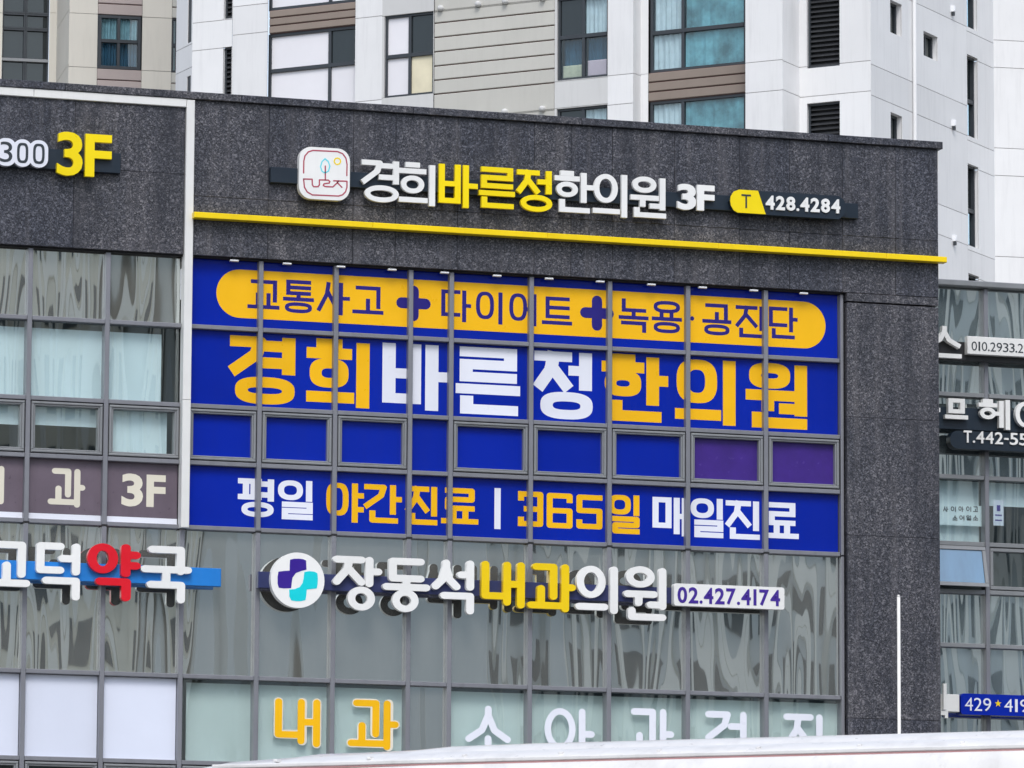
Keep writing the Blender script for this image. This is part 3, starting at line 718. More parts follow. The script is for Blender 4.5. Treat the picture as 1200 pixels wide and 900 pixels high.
# ------------------------------------------------------------------ signs on the spandrel glass
S2 = FAC.off(.20)
ph = thing('pharmacy_sign', 'white and red raised pharmacy lettering on a bright blue bar', 'sign', (-5.3, -.1, ZC-2.7))
bar(S2, ph, -70, 261, 651, 673, 667, 688, -.15, -.07, 'sign_blue_bar')
letters(ph, S2, [('고', -20, 36, 634, 687), ('덕', 42.4, 94, 636, 703), ('국', 165, 225, 640, 706.5)], 'sign_white', -.075, 0, .098, .082, 'rd')
letters(ph, S2, [('약', 102, 165, 637, 704)], 'sign_red', -.075, 0, .115, .088, 'rd')
ms = thing('medical_sign', 'raised white and gold clinic lettering with round blue and cyan logo on glass', 'sign', (-.6, -.1, ZC-2.8))
bar(S2, ms, 304.5, 792, 669, 688, 688, 707, -.15, -.07, 'sign_indigo_bar')
letters(ms, S2, [('장', 390, 448, 652, 715.5), ('동', 448.4, 504.4, 654, 717.5), ('석', 506, 555.7, 656, 719.3), ('의', 674.5, 725.3, 663, 719), ('원', 731, 781, 663.5, 727)],
        'sign_white', -.07, 0, .098, .082, 'rd')
letters(ms, S2, [('내', 564.3, 615.2, 658, 712.3), ('과', 618, 675, 660.5, 717)], 'sign_gold', -.07, 0, .098, .082, 'rd')
R = S2.rect(317, 380, 647.5, 712.5); cc = ((R[0]+R[1])/2, (R[2]+R[3])/2)
lg = obj('logo_disc', extrude(S2, flat(disc(cc, (R[1]-R[0])/2, (R[3]-R[2])/2, 48)), -.09, .01, True), ['sign_white', 'sign_black'], ms)
z5 = lambda x, y: S2.px(300+x/5, 630+y/5)
def blob(pts, mat, o): obj('logo_patch', extrude(S2, flat([z5(*p) for p in pts]), .0105, o), mat, lg)
blob([(198, 130), (220, 125), (250, 124), (275, 127), (292, 135), (294, 188), (262, 196), (232, 208), (212, 235), (208, 262), (204, 297), (160, 298), (132, 294), (125, 270), (125, 230), (130, 200), (160, 196), (196, 194), (196, 160)], 'logo_navy', .013)
blob([(282, 202), (310, 197), (340, 200), (358, 210), (361, 240), (359, 275), (354, 298), (296, 304), (293, 340), (288, 366), (265, 372), (235, 373), (205, 368), (194, 345), (193, 305), (225, 302), (255, 290), (272, 265), (278, 235)], 'logo_cyan', .013)
P5 = FAC.off(.24)
r0 = P5.rect(790, 919.3, 685.5, 712.5)
ppl = obj('phone_plate', extrude(P5, flat(rrect(r0[0], r0[1], r0[2]+.005, r0[3]-.005, .03, 4)), -.1, 0, True), ['sign_white', 'sign_black'], ms)
obj('plate_bracket', pbox(P5, r0[0]+.05, r0[1]-.1, r0[2]+.05, r0[3]-.05, -.24, -.1), 'sign_black', ms)
digits(ppl, P5, '02.427.4174', 793, 915, 687.5, 706.5, 691.5, 710.5, 'ink_indigo', .0005, .004, .025)

# thin white pole in front of the pier
P6 = FAC.off(.30); s, zt = P6.px(1053, 697)
def tube(P, s, z0, z1, r0, r1, out=0, n=10):
    V = [P.pt(s+rr*math.cos(2*math.pi*i/n), z, out+rr*math.sin(2*math.pi*i/n)) for z, rr in ((z0, r0), (z1, r1)) for i in range(n)]
    F = [((i+1) % n, i, i+n, (i+1) % n+n) for i in range(n)]+[tuple(range(n)), tuple(range(2*n-1, n-1, -1))]
    return V, F
pole = thing('white_pole', 'thin white pole standing in front of the granite pier', 'pole', (*P6.pt(s, 0)[:2], .13))
obj('shaft', tube(P6, s, .16, zt-.03, .023, .021), 'pole_white', pole, True)
obj('cap', tube(P6, s, zt-.03, zt, .021, .012), 'pole_white', pole, True)
obj('base', tube(P6, s, .13, .16, .09, .08), 'pole_white', pole, True)

# ------------------------------------------------------------------ neighbour building behind the pier
NP = FAC.off(-2.0)
nb = thing('glass_building', 'grey glass office building set back behind the granite pier', 'building', (*NP.pt(10, 0)[:2], 0))
nzr = [NP.px(1150, y)[1] for y in (338, 464, 560, 638, 694, 757, 870, 960)]
m0 = (NP.px(1154.3, 400)[0]+NP.px(1158, 750)[0])/2
nmu = [m0+1.03*k for k in range(-3, 9)]
nx0, nx1 = nmu[0], nmu[-1]
zcap = NP.px(1150, 331)[1]
obj('wall_core', pbox(NP, nx0, nx1, .1, zcap-.1, -9, -1.0), 'interior', nb)
obj('base_wall', pbox(NP, nx0, nx1, .1, nzr[7]-.05, -1, .02), 'granite', nb)
obj('roof_cap', pboxb(NP, nx0, nx1+.2, zcap-.075, zcap, -1.1, .10, .01), 'frame_grey', nb)
for k, s in enumerate(nmu): obj('mullion', pboxb(NP, s-.03, s+.03, nzr[7], zcap-.08, -.12, .02), 'mullion', nb)
for k in range(len(nmu)-1):
    a, b = nmu[k]+.031, nmu[k+1]-.031
    for r in range(7):
        zt, zb = nzr[r]-.03, nzr[r+1]+.03
        if r == 0: zt = zcap-.085
        obj('rail', pboxb(NP, a, b, nzr[r+1]-.028, nzr[r+1]+.028, -.1, .008 if r != 0 else .03), 'frame_grey', nb)
        if r == 3:
            if k == 2: continue
            obj('window_sash', frame(NP, a+.012, b-.012, zb+.01, zt-.01, .045, -.08, .0), 'frame_grey', nb)
        obj('pane', pbox(NP, a, b, zb, zt, -.09, -.07), 'vision_glass' if r in (2, 3) else 'neighbour_glass', nb)
        if r in (2,): obj('roller_blind', pbox(NP, a, b, zt-(.3 if k % 2 else .95), zt, -.2, -.19), 'blind', nb)
# the open top-hung window
a, b = nmu[2]+.035, nmu[3]-.035; zt, zb = nzr[3]-.035, nzr[4]+.035
tilt = []
Vv, Ff = frame(NP, a, b, zb, zt, .05, -.05, .0)
def hinge(vs):
    o = []
    for v in vs:
        d = v-NP.pt(0, 0); out = d.dot(NP.n); z = v.z-zt; t = math.radians(14)
        s_ = d.dot(NP.u); o.append(NP.pt(s_, zt+z*math.cos(t)-out*math.sin(t), out*math.cos(t)-z*math.sin(t)+.03))
    return o
ow = obj('open_sash', (hinge(Vv), Ff), 'frame_grey', nb)
v2 = pbox(NP, a+.05, b-.05, zb+.05, zt-.05, -.03, -.02); obj('pane', (hinge(v2[0]), v2[1]), 'sash_sky_glass', ow)
# posters in the neighbour's windows
NF = NP.off(-.105)
def poster(label, x0, x1, yt, yb, lines):
    t = thing('window_poster', label, 'poster', NF.pt(NF.px(x0, yb)[0], NF.px(x0, yb)[1]))
    obj('paper', pbox(NF, *NF.rect(x0, x1, yt, yb), 0, .003), 'film_white', t)
    for lx0, lx1, ly, hh in lines:
        obj('print_line', pbox(NF, *NF.rect(lx0, lx1, ly, ly+hh), .0035, .005), 'ink_indigo', t)
poster('small white poster stuck inside the neighbouring glass building window', 1164, 1176, 586, 616, [(1168, 1172, 592, 7), (1166, 1174, 603, 1.5), (1166, 1174, 609, 1.5)])
t = thing('window_notice', 'wide white notice with two lines of faint print in neighbouring window', 'notice', NF.pt(NF.px(1104, 616)[0], NF.px(1104, 616)[1]))
obj('paper', pbox(NF, *NF.rect(1098, 1151, 592, 616), 0, .003), 'blind', t)
for ch, x in zip('사이아이고', (1108, 1117, 1126, 1135, 1143)): letters(t, NF, [(ch, x-3, x+3, 593.5, 600)], 'ink_dark', .0035, .005, .012, .012, 'rd')
for ch, x in zip('수어실소'.replace('수', '소').replace('실', '일'), (1119, 1127, 1135, 1143)): letters(t, NF, [(ch, x-3, x+3, 604, 610)], 'ink_dark', .0035, .005, .012, .012, 'rd')

N1 = NP.off(.22)
s1g = thing('shop_sign', 'white lettering and white phone number plate on black bar, top right', 'sign', N1.pt(N1.px(1150, 420)[0], N1.px(1150, 420)[1]))
bar(N1, s1g, 1060, 1330, 396, 418, 410, 432, -.16, -.09, 'sign_black')
letters(s1g, N1, [('스', 1087, 1127, 382, 419)], 'sign_white', -.08, 0, .062, .055, 'sq')
r = N1.rect(1133.7, 1240, 394+2.6, 415+2.6)
pt_ = obj('phone_plate', pboxb(N1, *r, -.09, 0), 'sign_white', s1g)
digits(pt_, N1, '010.2933.29', 1138, 1207, 400, 410.5, 403.5, 414, 'ink_dark', .0005, .004, -.004)
s2g = thing('hair_salon_sign', 'white lettering on dark navy board with rounded phone plate below', 'sign', N1.pt(N1.px(1150, 520)[0], N1.px(1150, 520)[1]))
bar(N1, s2g, 1060, 1330, 474, 500, 486, 512, -.16, -.08, 'sign_navy_bar', 'board')
letters(s2g, N1, [('므', 1107.7, 1134.5, 467, 491), ('헤', 1147, 1184.5, 468, 503), ('어', 1190, 1226, 471, 506)], 'sign_white', -.07, 0, .062, .052, 'sq')
letters(s2g, N1, [('아', 1066, 1102, 462, 498)], 'sign_white', -.07, 0, .062, .052, 'sq')
r = N1.rect(1113, 1300, 509, 530)
p2 = obj('phone_plate', extrude(N1, flat(rrect(r[0], r[1], r[2], r[3], (r[3]-r[2])*.45, 8)), -.12, .02), 'sign_navy_bar', s2g)
N2 = N1.off(.02)
digits(p2, N2, 'T.442-55', 1128, 1204, 504.5, 518.5, 508.5, 522.5, 'sign_white', .0005, .02, .012)
s3g = thing('phone_sign', 'blue phone number board with yellow star beside a white box, lower right', 'sign', N1.pt(N1.px(1150, 838)[0], N1.px(1150, 838)[1]))
obj('white_box', pboxb(N1, *N1.rect(1098, 1124.5, 813.5, 834), -.15, .0), 'sign_white', s3g)
r = N1.rect(1125.5, 1240, 814.5, 839)
p3 = obj('phone_plate', extrude(N1, flat(rrect(*r, .035, 4)), -.15, .02), 'film_blue', s3g)
digits(p3, N2, '429', 1130, 1162, 817.3, 832.5, 818.5, 833.5, 'film_white', .0005, .006, -.004)
sc = N2.px(1169.5, 824.5); st = []
for i in range(10):
    rr = .047 if i % 2 == 0 else .019; an = math.pi/2+i*math.pi/5; st.append((sc[0]+rr*math.cos(an), sc[1]+rr*math.sin(an)))
obj('star', extrude(N2, union([[st[i], st[(i+1) % 10], sc] for i in range(10)]), .0005, .006), 'sign_gold', p3)
digits(p3, N2, '419', 1176, 1206, 819, 833.8, 820, 835, 'film_white', .0005, .006, -.004)
N3 = NP.off(.30)
letters(s3g, N3, [('닉', 1074, 1111, 800.5, 841)], 'sign_white', -.05, 0, .042, .05, 'sq')

# ------------------------------------------------------------------ apartment blocks behind
def view_ang(psi): return -YAW+math.radians(psi)                       # plan angle of a face turned psi from the view
def vplane(px, py, depth, psi):
    d = ray(px, py); p = CAM+d*(depth/d.dot(FWD)); return Plane((p.x, p.y), view_ang(psi))
def follow(P, px, psi, py=80):
    """next face starting where pixel column px leaves plane P"""
    s, z = P.px(px, py); p = P.pt(s, 0); return Plane((p.x, p.y), view_ang(psi))
FH = 2.83
ap = None
A = vplane(680, 90, 135, -28)
a0 = A.pt(A.px(600, 100)[0], 0); apt = thing('apartment_tower', 'white apartment tower with brown and grey board bays behind the granite roofline', 'building', (a0.x, a0.y, 0))
ZTOP = 52
def bands(P, px0, px1, joints, holes, mat, parent, jmat='apt_joint', depth=.22, back=True, pxe=None):
    """wall between two pixel columns, cut into panels at the joint heights (z, repeated per storey), with openings"""
    s0, s1 = (P.px(px0, 80)[0] if isinstance(px0, (int, float)) else px0[0]), (P.px(px1, 80)[0] if isinstance(px1, (int, float)) else px1[0])
    zs = sorted({z+FH*k for z in joints for k in range(-3, 5)}); zs = [z for z in zs if 12 < z < ZTOP-1]
    hs = [(h[0], h[1], h[2]+FH*k, h[3]+FH*k) for h in holes for k in (-2, -1, 0, 1, 2)]
    cuts = [0]+zs+[ZTOP]
    for c, d in zip(cuts[:-1], cuts[1:]):
        hh = [h for h in hs if h[2] < d and h[3] > c]
        obj('wall_panel', holed(P, s0, s1, c+.008, d-.008, hh, .03 if False else depth), mat, parent)
    # backing seen through the joints
    obj('joint_backing', holed(P, s0+.001, s1-.001, 0, ZTOP, hs, .01, -.018), jmat, parent)
    return s0, s1
def win(P, R, parent, split, bar_z, sheers, fr=.06, rec=.10, rows=(-1, 0, 1), fill=None):
    """two-by-two apartment window; R = (s0, s1, z0, z1); sheers: what stands behind each of the four lights"""
    for k in rows:
        s0, s1, z0, z1 = R[0], R[1], R[2]+FH*k, R[3]+FH*k
        f = obj('window', frame(P, s0, s1, z0, z1, fr, -rec-.12, -rec), 'apt_frame', parent)
        sm = s0+(s1-s0)*split; zm = z0+(z1-z0)*bar_z
        obj('transom', pboxb(P, s0+fr, s1-fr, zm-.05, zm+.05, -rec-.10, -rec+.01), 'apt_frame', f)
        obj('mullion', pboxb(P, sm-.04, sm+.04, z0+fr, zm-.05, -rec-.10, -rec+.005), 'apt_frame', f)
        obj('mullion', pboxb(P, sm-.04, sm+.04, zm+.05, z1-fr, -rec-.10, -rec+.005), 'apt_frame', f)
        Q = [(s0+fr, sm-.04, zm+.05, z1-fr), (sm+.04, s1-fr, zm+.05, z1-fr), (s0+fr, sm-.04, z0+fr, zm-.05), (sm+.04, s1-fr, z0+fr, zm-.05)]
        for i, q in enumerate(Q):
            sh = sheers[i]
            if sh in ('panel_pale', 'panel_cream'):
                obj('pane', pbox(P, *q, -rec-.06, -rec-.05), sh, f); continue
            obj('pane', pbox(P, *q, -rec-.06, -rec-.05), 'flat_view_glass' if sh else 'flat_glass', f)
            if sh == 'clutter':
                obj('curtain', wavy(P, q, -rec-.22), 'curtain_navy', f)
                obj('stored_box', pboxb(P, q[0]+.03, q[1]-.02, q[2], q[2]+(q[3]-q[2])*(.34 if i == 2 else .42), -rec-.16, -rec-.08, .03), 'clutter' if i == 2 else 'box_pink', f)
            elif sh: obj('curtain', wavy(P, q, -rec-.12), sh, f)
        # dark room behind
        obj('room', pbox(P, s0+.02, s1-.02, z0+.02, z1-.02, -rec-.9, -rec-.8), 'interior', f)
def wavy(P, q, o, n=18):
    V, F = [], []; rs = random.random()*9
    for i in range(n+1):
        s = q[0]+(q[1]-q[0])*i/n; oo = o+.025*math.sin(i*1.9+rs)+.012*math.sin(i*.9)
        V += [P.pt(s, q[2], oo), P.pt(s, q[3], oo)]
    for i in range(n): F.append((2*i, 2*i+2, 2*i+3, 2*i+1))
    return V, F
def boards(P, px0, px1, z0, z1, n, mat, parent, rec, rows=(-1, 0, 1), gap=.035):
    s0, s1 = P.px(px0, 80)[0], P.px(px1, 80)[0]
    for k in rows:
        h = (z1-z0)/n
        for i in range(n):
            obj('board', pboxb(P, s0+.004, s1-.004, z0+FH*k+i*h+gap/2, z0+FH*k+(i+1)*h-gap/2, -rec-.05, -rec, .012), mat, parent)
        obj('board_backing', pbox(P, s0, s1, z0+FH*k, z1+FH*k, -rec-.09, -rec-.045), 'apt_groove', parent)
zA = lambda P, px, py: P.px(px, py)[1]
# front face, from left to right
jA = lambda px, *ys: [zA(A, px, y) for y in ys]
ch = follow(A, 225, -65)                                              # chamfer at the far left end
sl0, sl1 = ch.px(219.5, 60)[0], ch.px(224, 60)[0]
slot = (sl0, sl1, zA(ch, 222, 50), zA(ch, 222, -35))
bands(ch, 206, (0,), [zA(ch, 215, 56), zA(ch, 215, 83)], [slot], 'apt_white', apt)
for k in (-1, 0, 1): obj('slot_window', pbox(ch, sl0, sl1, slot[2]+FH*k, slot[3]+FH*k, -.06, -.02), 'apt_louver', apt)
slot2 = (*[A.px(x, 60)[0] for x in (261.5, 271.5)], zA(A, 266, 22), zA(A, 266, -70))
bands(A, 225, 271.5, jA(243, 25.4, 58), [slot2], 'apt_white', apt)
def louver(P, h, parent, rec=.1, rows=(-1, 0, 1), step=.12):
    for k in rows:
        z0, z1 = h[2]+FH*k, h[3]+FH*k
        f = obj('louver', frame(P, h[0]+.004, h[1]-.004, z0+.004, z1-.004, .05, -rec-.1, -rec+.02), 'apt_frame', parent)
        obj('backing', pbox(P, h[0]+.02, h[1]-.02, z0+.02, z1-.02, -rec-.14, -rec-.12), 'sign_black', f)
        n = int((z1-z0-.1)/step)
        for i in range(n):
            zz0 = z0+.05+i*(z1-z0-.1)/n
            V = [P.pt(h[0]+.05, zz0, -rec), P.pt(h[1]-.05, zz0, -rec), P.pt(h[1]-.05, zz0+.09, -rec-.09), P.pt(h[0]+.05, zz0+.09, -rec-.09),
                 P.pt(h[0]+.05, zz0+.012, -rec), P.pt(h[1]-.05, zz0+.012, -rec), P.pt(h[1]-.05, zz0+.102, -rec-.09), P.pt(h[0]+.05, zz0+.102, -rec-.09)]
            obj('slat', (V, BF), 'apt_louver', f)
louver(A, slot2, apt)
bands(A, 272, 313, jA(292, 6, 39.3), [], 'apt_white', apt)
# bay with pale screened window and brown boards
wz1, wz0 = zA(A, 365, 34), zA(A, 365, 133)
R = (A.px(311.5, 80)[0], A.px(417.5, 80)[0], wz0, wz1)
win(A, R, apt, .68, .56, ['panel_pale', None, 'panel_pale', 'panel_pale'], .08, .12)
boards(A, 313.5, 416, wz1, wz0+FH, 3, 'apt_brown', apt, .05)
bands(A, 416, 447.5, jA(433, 20, 118), [], 'apt_white', apt)
# grey bay with window
R = (A.px(450, 80)[0], A.px(507.5, 80)[0], zA(A, 479, 112), zA(A, 479, 16))
bands(A, 447.5, 508, [R[3], R[2]], [R], 'apt_grey', apt, 'apt_grey')
win(A, R, apt, .5, .5, ['panel_pale', None, 'panel_pale', 'panel_cream'], .06, .06)
# horizontal boards with round vent caps
zb0 = zA(A, 580, 103.5); zbh = zA(A, 580, 87)-zb0
zz0 = zb0-6*zbh
n = 0; zt_ = zb0
Z = [zA(A, 580, y) for y in (137.5, 103.5, 87, 70.3, 53.5, 36.6, 19.8, 3.3)]
base = []
for k in (-1, 0, 1):
    for i in range(7):
        c, d = Z[i]+FH*k, Z[i+1]+FH*k
        s0, s1 = A.px(508.5, 80)[0], A.px(649.5, 80)[0]
        obj('board', pboxb(A, s0, s1, c+.016, d-.016, -.07, -.01, .012), 'apt_board', apt)
    for x in (517, 561, 593, 637):
        s, z = A.px(x, {517: 10, 561: 5, 593: 2, 637: -2}[x]); z += FH*k
        V, F = [], []; m = 12
        rings = [(.075, 0), (.075, .08), (.06, .115), (.03, .135)]
        for rr, oo in rings: V += [A.pt(s+rr*math.cos(2*math.pi*i/m), z+rr*math.sin(2*math.pi*i/m), oo-.012) for i in range(m)]
        for q in range(3): F += [(q*m+i, q*m+(i+1) % m, q*m+m+(i+1) % m, q*m+m+i) for i in range(m)]
        F.append(tuple(range(3*m, 4*m))); obj('vent_cap', (V, F), 'apt_grey', apt, True)
obj('board_backing', pbox(A, A.px(508.5, 80)[0], A.px(649.5, 80)[0], Z[0]-FH, Z[7]+FH, -.12, -.06), 'apt_groove', apt)
R = (A.px(652.5, 80)[0], A.px(712, 80)[0], zA(A, 682, 92), zA(A, 682, -5))
bands(A, 650, 712.3, [R[3]+.02, R[2]-.02], [R], 'apt_grey', apt, 'apt_grey')
win(A, R, apt, .5, .52, [None, 'curtain', 'clutter', 'clutter'], .06, .06)
bands(A, 712.3, 742, jA(727, 87.5, 122), [], 'apt_white', apt)
B0 = follow(A, 742, 62); bands(B0, (0,), 751, [zA(B0, 746, 87)], [], 'apt_white', apt, 'apt_white')
A1 = follow(B0, 751, -28)
bands(A1, (0,), 759.5, [zA(A1, 755, 87)], [], 'apt_white', apt, 'apt_white')
R = (A1.px(761, 80)[0], A1.px(873.5, 80)[0], zA(A1, 816, 80), zA(A1, 816, -17))
win(A1, R, apt, .34, .48, ['curtain', 'curtain_teal', 'curtain', 'curtain_teal'], .07, .05)
boards(A1, 759.6, 874, R[3]-FH, R[2], 3, 'apt_brown', apt, .0, (0, 1, 2))
bands(A, 873.5, 917, jA(895, 71.8, 107.3), [], 'apt_white', apt)
B1 = follow(A, 917, 62); bands(B1, (0,), 937, [zA(B1, 927, 75), zA(B1, 927, 109)], [], 'apt_white', apt)
A2 = follow(B1, 937, -28)
h = (A2.px(945.5, 80)[0], A2.px(984, 80)[0], zA(A2, 965, 78.5), zA(A2, 965, -12.5))
bands(A2, (0,), 1020.5, [zA(A2, 1003, 72.5), zA(A2, 1003, 108)], [h], 'apt_white', apt)
louver(A2, h, apt)
B2 = follow(A2, 1020.5, 62)
h1 = (B2.px(1043.5, 80)[0], B2.px(1057, 80)[0], zA(B2, 1051, 41), zA(B2, 1051, 3))
h2 = (B2.px(1082.5, 80)[0], B2.px(1099, 80)[0], zA(B2, 1091, 68.5), zA(B2, 1091, 40))
sB2 = bands(B2, (0,), 1133, [zA(B2, 1077, 99.5), zA(B2, 1077, 135)], [h1, h2], 'apt_white', apt)
for k in (-2, -1, 0, 1):
    for hh in (h1, h2):
        f = obj('window', frame(B2, hh[0], hh[1], hh[2]+FH*k, hh[3]+FH*k, .06, -.24, -.14), 'apt_frame', apt)
        sm = (hh[0]+hh[1])/2
        obj('mullion', pbox(B2, sm-.03, sm+.03, hh[2]+FH*k+.06, hh[3]+FH*k-.06, -.22, -.15), 'apt_frame', f)
        obj('pane', pbox(B2, hh[0]+.06, sm-.03, hh[2]+FH*k+.06, hh[3]+FH*k-.06, -.2, -.19), 'flat_glass', f)
        obj('pane', pbox(B2, sm+.03, hh[1]-.06, hh[2]+FH*k+.06, hh[3]+FH*k-.06, -.2, -.19), 'flat_glass', f)
s, _ = B2.px(1069, 80); obj('downpipe', tube(B2, s, 0, ZTOP, .05, .05, .07), 'apt_white', apt, True)
for x, y in ((1115, 14), (1116, 148), (1117, 283)):
    s, z = B2.px(x, y)
    lo = obj('wall_lamp', pboxb(B2, s-.05, s+.05, z, z+.16, 0, .10, .02), 'lamp_white', apt)
    obj('lamp_glass', pboxb(B2, s-.04, s+.04, z-.10, z-.002, .02, .09, .02), 'apt_frame', lo)
B3 = Plane(B2.pt(B2.px(1133, 80)[0], 0, -.0)[:2], B2.ang)
h3 = (B3.px(1133.5, 110)[0], B3.px(1146, 110)[0], zA(B3, 1139.5, 161), zA(B3, 1139.5, 66))
sB3 = bands(B3, (.002,), 1164.5, [zA(B3, 1152, 45), zA(B3, 1152, 74.5)], [h3], 'apt_white', apt)
for k in (-2, -1, 0, 1):
    f = obj('window', frame(B3, h3[0]-.05, h3[1], h3[2]+FH*k, h3[3]+FH*k, .06, -.24, -.10), 'apt_frame', apt)
    zm = (h3[2]+h3[3])/2+FH*k-.1
    obj('transom', pbox(B3, h3[0]+.06, h3[1]-.06, zm-.05, zm+.05, -.22, -.11), 'apt_frame', f)
    obj('pane', pbox(B3, h3[0]+.06, h3[1]-.06, h3[2]+FH*k+.06, zm-.05, -.2, -.19), 'flat_view_glass', f)
    obj('pane', pbox(B3, h3[0]+.06, h3[1]-.06, zm+.05, h3[3]+FH*k-.06, -.2, -.19), 'flat_glass', f)
    obj('curtain', wavy(B3, (h3[0]+.05, h3[1]-.05, h3[2]+FH*k, zm), -.35), 'curtain_teal', f)
C3 = follow(B3, 1164.5, 12)
bands(C3, (0,), 1330, [zA(C3, 1180, 47.5), zA(C3, 1180, 79.5)], [], 'apt_white', apt)
obj('core', pbox(A, A.px(315, 80)[0], A.px(900, 80)[0], 0, ZTOP-.1, -6, -2.2), 'interior', apt)

# beige tower on the far left
T = vplane(95, 60, 152, 12); FH0 = FH
bt = thing('apartment_tower', 'beige apartment tower with rose board bays and a dark glazed bay, far left', 'building', (*T.pt(T.px(90, 60)[0], 0)[:2], 0))
jT = lambda px, *ys: [zA(T, px, y) for y in ys]
bands(T, 80.3, 113.6, jT(97, 15.7, 78.6), [], 'apt_beige', bt)
R = (T.px(115, 60)[0], T.px(165, 60)[0], zA(T, 140, 81), zA(T, 140, 18))
win(T, R, bt, .48, .52, ['curtain_dim', 'curtain_dim', 'curtain_navy', 'curtain_navy'], .09, .02)
for q in (-1, 0, 1):
    pass
boards(T, 113.8, 166, R[3]-FH, R[2], 4, 'apt_rose', bt, .0, (0, 1, 2), .03)
bands(T, 166, 200.5, jT(183, 20.7, 83.2), [], 'apt_beige', bt)
R2 = (T.px(201, 60)[0], T.px(214, 60)[0], zA(T, 205, 84.5), zA(T, 205, 21.5))
win(T, R2, bt, .5, .5, ['curtain_teal', None, 'curtain_teal', None], .05, .02)
boards(T, 200.7, 222, R2[3]-FH, R2[2], 4, 'apt_board', bt, .0, (0, 1, 2), .03)
Ts = Plane(T.pt(T.px(80.3, 80)[0], 0)[:2], view_ang(-78))
sx = Ts.px(65.5, 80)[0]
bands(Ts, (sx,), (0,), [zA(Ts, 73, 24), zA(Ts, 73, 86)], [], 'apt_beige', bt)
p = Ts.pt(sx, 0); T2 = Plane((p.x, p.y), view_ang(12))
e0 = T2.px(57, 80)[0]
bands(T2, (e0,), (0,), [zA(T2, 61, 15)], [], 'apt_beige', bt, 'apt_beige')
g0 = T2.px(2, 80)[0]
zs = [zA(T2, 28, y) for y in (180, 140, 108, 69, 33, 15, -20, -50, -80)]
for c, d in zip(zs[:-1], zs[1:]):
    for a, b in ((g0, (g0+e0)/2), ((g0+e0)/2, e0)):
        f = obj('window', frame(T2, a, b, c, d, .05, -.25, -.1), 'apt_frame', bt)
        obj('pane', pbox(T2, a+.05, b-.05, c+.05, d-.05, -.2, -.19), 'flat_glass', f)
obj('bay_band', pboxb(T2, g0, e0, zA(T2, 28, 71.5), zA(T2, 28, 68), -.2, -.06), 'frame_grey', bt)
bands(T2, -60, 2, [zA(T2, 1, 15)], [], 'apt_beige', bt)
obj('core', pbox(T, T.px(110, 60)[0], T.px(222, 60)[0], 0, ZTOP-.1, -8, -1.5), 'interior', bt)

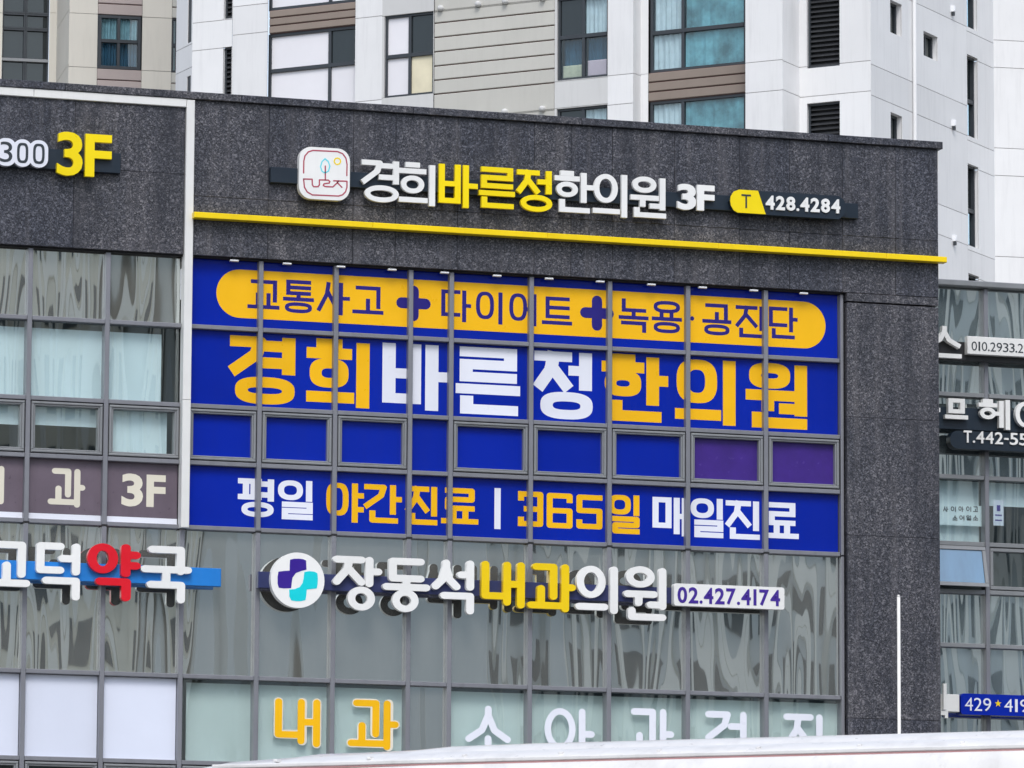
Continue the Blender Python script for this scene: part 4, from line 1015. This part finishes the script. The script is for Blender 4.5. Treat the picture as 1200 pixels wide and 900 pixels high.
# ------------------------------------------------------------------ white bus in front
def bus():
    d = ray(205, 897); base = CAM+d*(22.0/d.dot(FWD))
    ang = view_ang(-23); P = Plane((base.x, base.y), ang)             # s runs along the bus, out points to the viewer
    ztop = P.off(-.45).px(860, 868)[1]+.033
    t = thing('white_bus', 'white bus whose weathered roof fills the bottom edge of the picture', 'bus', P.pt(4.5, 0, -1.1))
    Wd, H = 2.4, ztop; L0, L1 = -.15, 10.5
    sec = [(0, .45), (.03, 1.2), (0, 2.2), (-.05, H-.40), (-.10, H-.17), (-.15, H-.11), (-.22, H-.075), (-.5, H-.03), (-1.2, H)]
    sec = sec+[(-Wd-o, z) for o, z in sec[-2::-1]]
    V, F = [], []; m = len(sec)
    st = [(-.8, .5, .5), (-.55, .16, .3), (-.25, .07, .12), (0, .033, .05), (.3, .02, .02), (.42, .009, .0), (.65, .008, .0), (1.05, 0, 0), (L1-.4, 0, 0), (L1, .1, .1)]
    for s, k, inn in st:
        for o, z in sec: V.append(P.pt(s, .45+(z-.45)*(1-k/(H-.45)), -1.2+(o+1.2)*(1-inn*.5)))
    for i in range(len(st)-1):
        for j in range(m-1): F.append((i*m+j+1, i*m+j, (i+1)*m+j, (i+1)*m+j+1))
    F.append(tuple(range(m))); F.append(tuple(range(len(V)-1, len(V)-m-1, -1)))
    body = obj('body', (V, F), 'bus_white', t, True)
    # raised roof cowl, gutter and trim
    a, b = P.px(440, 880)[0]+.0, L1-.8
    cow = [(-.30, H-.07), (-.34, H-.045), (-.42, H-.025), (-.75, H-.004), (-1.2, H+.004)]; cow = cow+[(-Wd-o, z) for o, z in cow[-2::-1]]
    V, F = [], []; m2 = len(cow)
    for s, dz in ((a-.35, -.05), (a-.1, -.022), (a+.15, -.004), (a+.5, 0), (b, 0), (b+.3, -.04)):
        for o, z in cow: V.append(P.pt(s, z+dz, o))
    for i in range(5):
        for j in range(m2-1): F.append((i*m2+j+1, i*m2+j, (i+1)*m2+j, (i+1)*m2+j+1))
    obj('roof_cowl', (V, F), 'bus_white', t, True)
    obj('gutter', pboxb(P, L0+.25, L1-.3, H-.118, H-.100, -.17, -.135, .004), 'bus_white', t)
    obj('trim_line', pbox(P, L0+.25, L1-.3, H-.125, H-.1195, -.17, -.137), 'bus_trim', t)
    for i in range(7):
        s = L0+.6+i*1.35; obj('side_window', pboxb(P, s, s+1.25, 1.45, 2.5, -.06, .012, .02), 'flat_glass', t)
    for i in range(24):
        s = L0+.5+i*.42; obj('rivet', pboxb(P, s, s+.018, H-.092, H-.08, -.24, -.19, .003), 'bus_white', t)
    for s in (L0+2.2, L1-2.6):
        for o in (0.02, -Wd+.28):
            V, F = [], []; n = 24
            for rr, oo in ((.5, o-.3), (.5, o), (.32, o+.005), (.3, o-.06)):
                V += [P.pt(s+rr*math.cos(2*math.pi*i/n), .5+rr*math.sin(2*math.pi*i/n), oo) for i in range(n)]
            for q in range(3): F += [(q*n+i, q*n+(i+1) % n, q*n+n+(i+1) % n, q*n+n+i) for i in range(n)]
            wh = obj('wheel', (V, F), 'rubber', t)
            obj('rim', (lambda n=20: ([P.pt(s+.3*math.cos(2*math.pi*i/n), .5+.3*math.sin(2*math.pi*i/n), o-.05) for i in range(n)], [tuple(range(n))]))(), 'frame_grey', wh)
bus()

# ------------------------------------------------------------------ towers across the road (seen mirrored in the glass)
def tower(label, x0, x1, y, h, wall, pil, cols, dep=14):
    P = Plane((x0, y), math.pi)                                       # faces +y, towards the glass
    P = Plane((x1, y), math.pi)
    t = thing('apartment_tower', label, 'building', ((x0+x1)/2, y-dep/2, 0), 'towers across the road')
    W = x1-x0
    obj('wall', pbox(P, 0, W, 0, h, -dep, 0), wall, t)
    obj('roof_cap', pboxb(P, -.2, W+.2, h, h+1, -dep-.2, .2), pil, t)
    cw = W/cols if cols else 0
    for c in range(cols):
        a = c*cw
        obj('pilaster', pboxb(P, a, a+cw*.22, 0, h-.2, 0, .5), pil, t)
        mesh = None
        for f in range(4, int(h/2.9)-1):
            z = f*2.9
            wo = pbox(P, a+cw*.30, a+cw*(.62 if c % 3 else .9), z+.5, z+2.3, .01, .06)
            obj('window', wo, 'tower_dark', t)
        obj('band', pboxb(P, a+cw*.66, a+cw*.95, 0, h-.3, .0, .25), 'tower_pale' if c % 2 else wall, t)
tower('cream apartment tower mirrored in the wavy glass left of the white trim', -8, 25.5, -118, 62, 'tower_cream', 'tower_pale', 13)
tower('blank grey tower mirrored in the flat grey glass beside the round logo', 26.5, 36, -112, 66, 'tower_grey', 'tower_grey', 0)
tower('pale apartment tower mirrored in the wavy glass under the blue banner', 37, 78, -124, 60, 'tower_grey', 'tower_pale', 14)
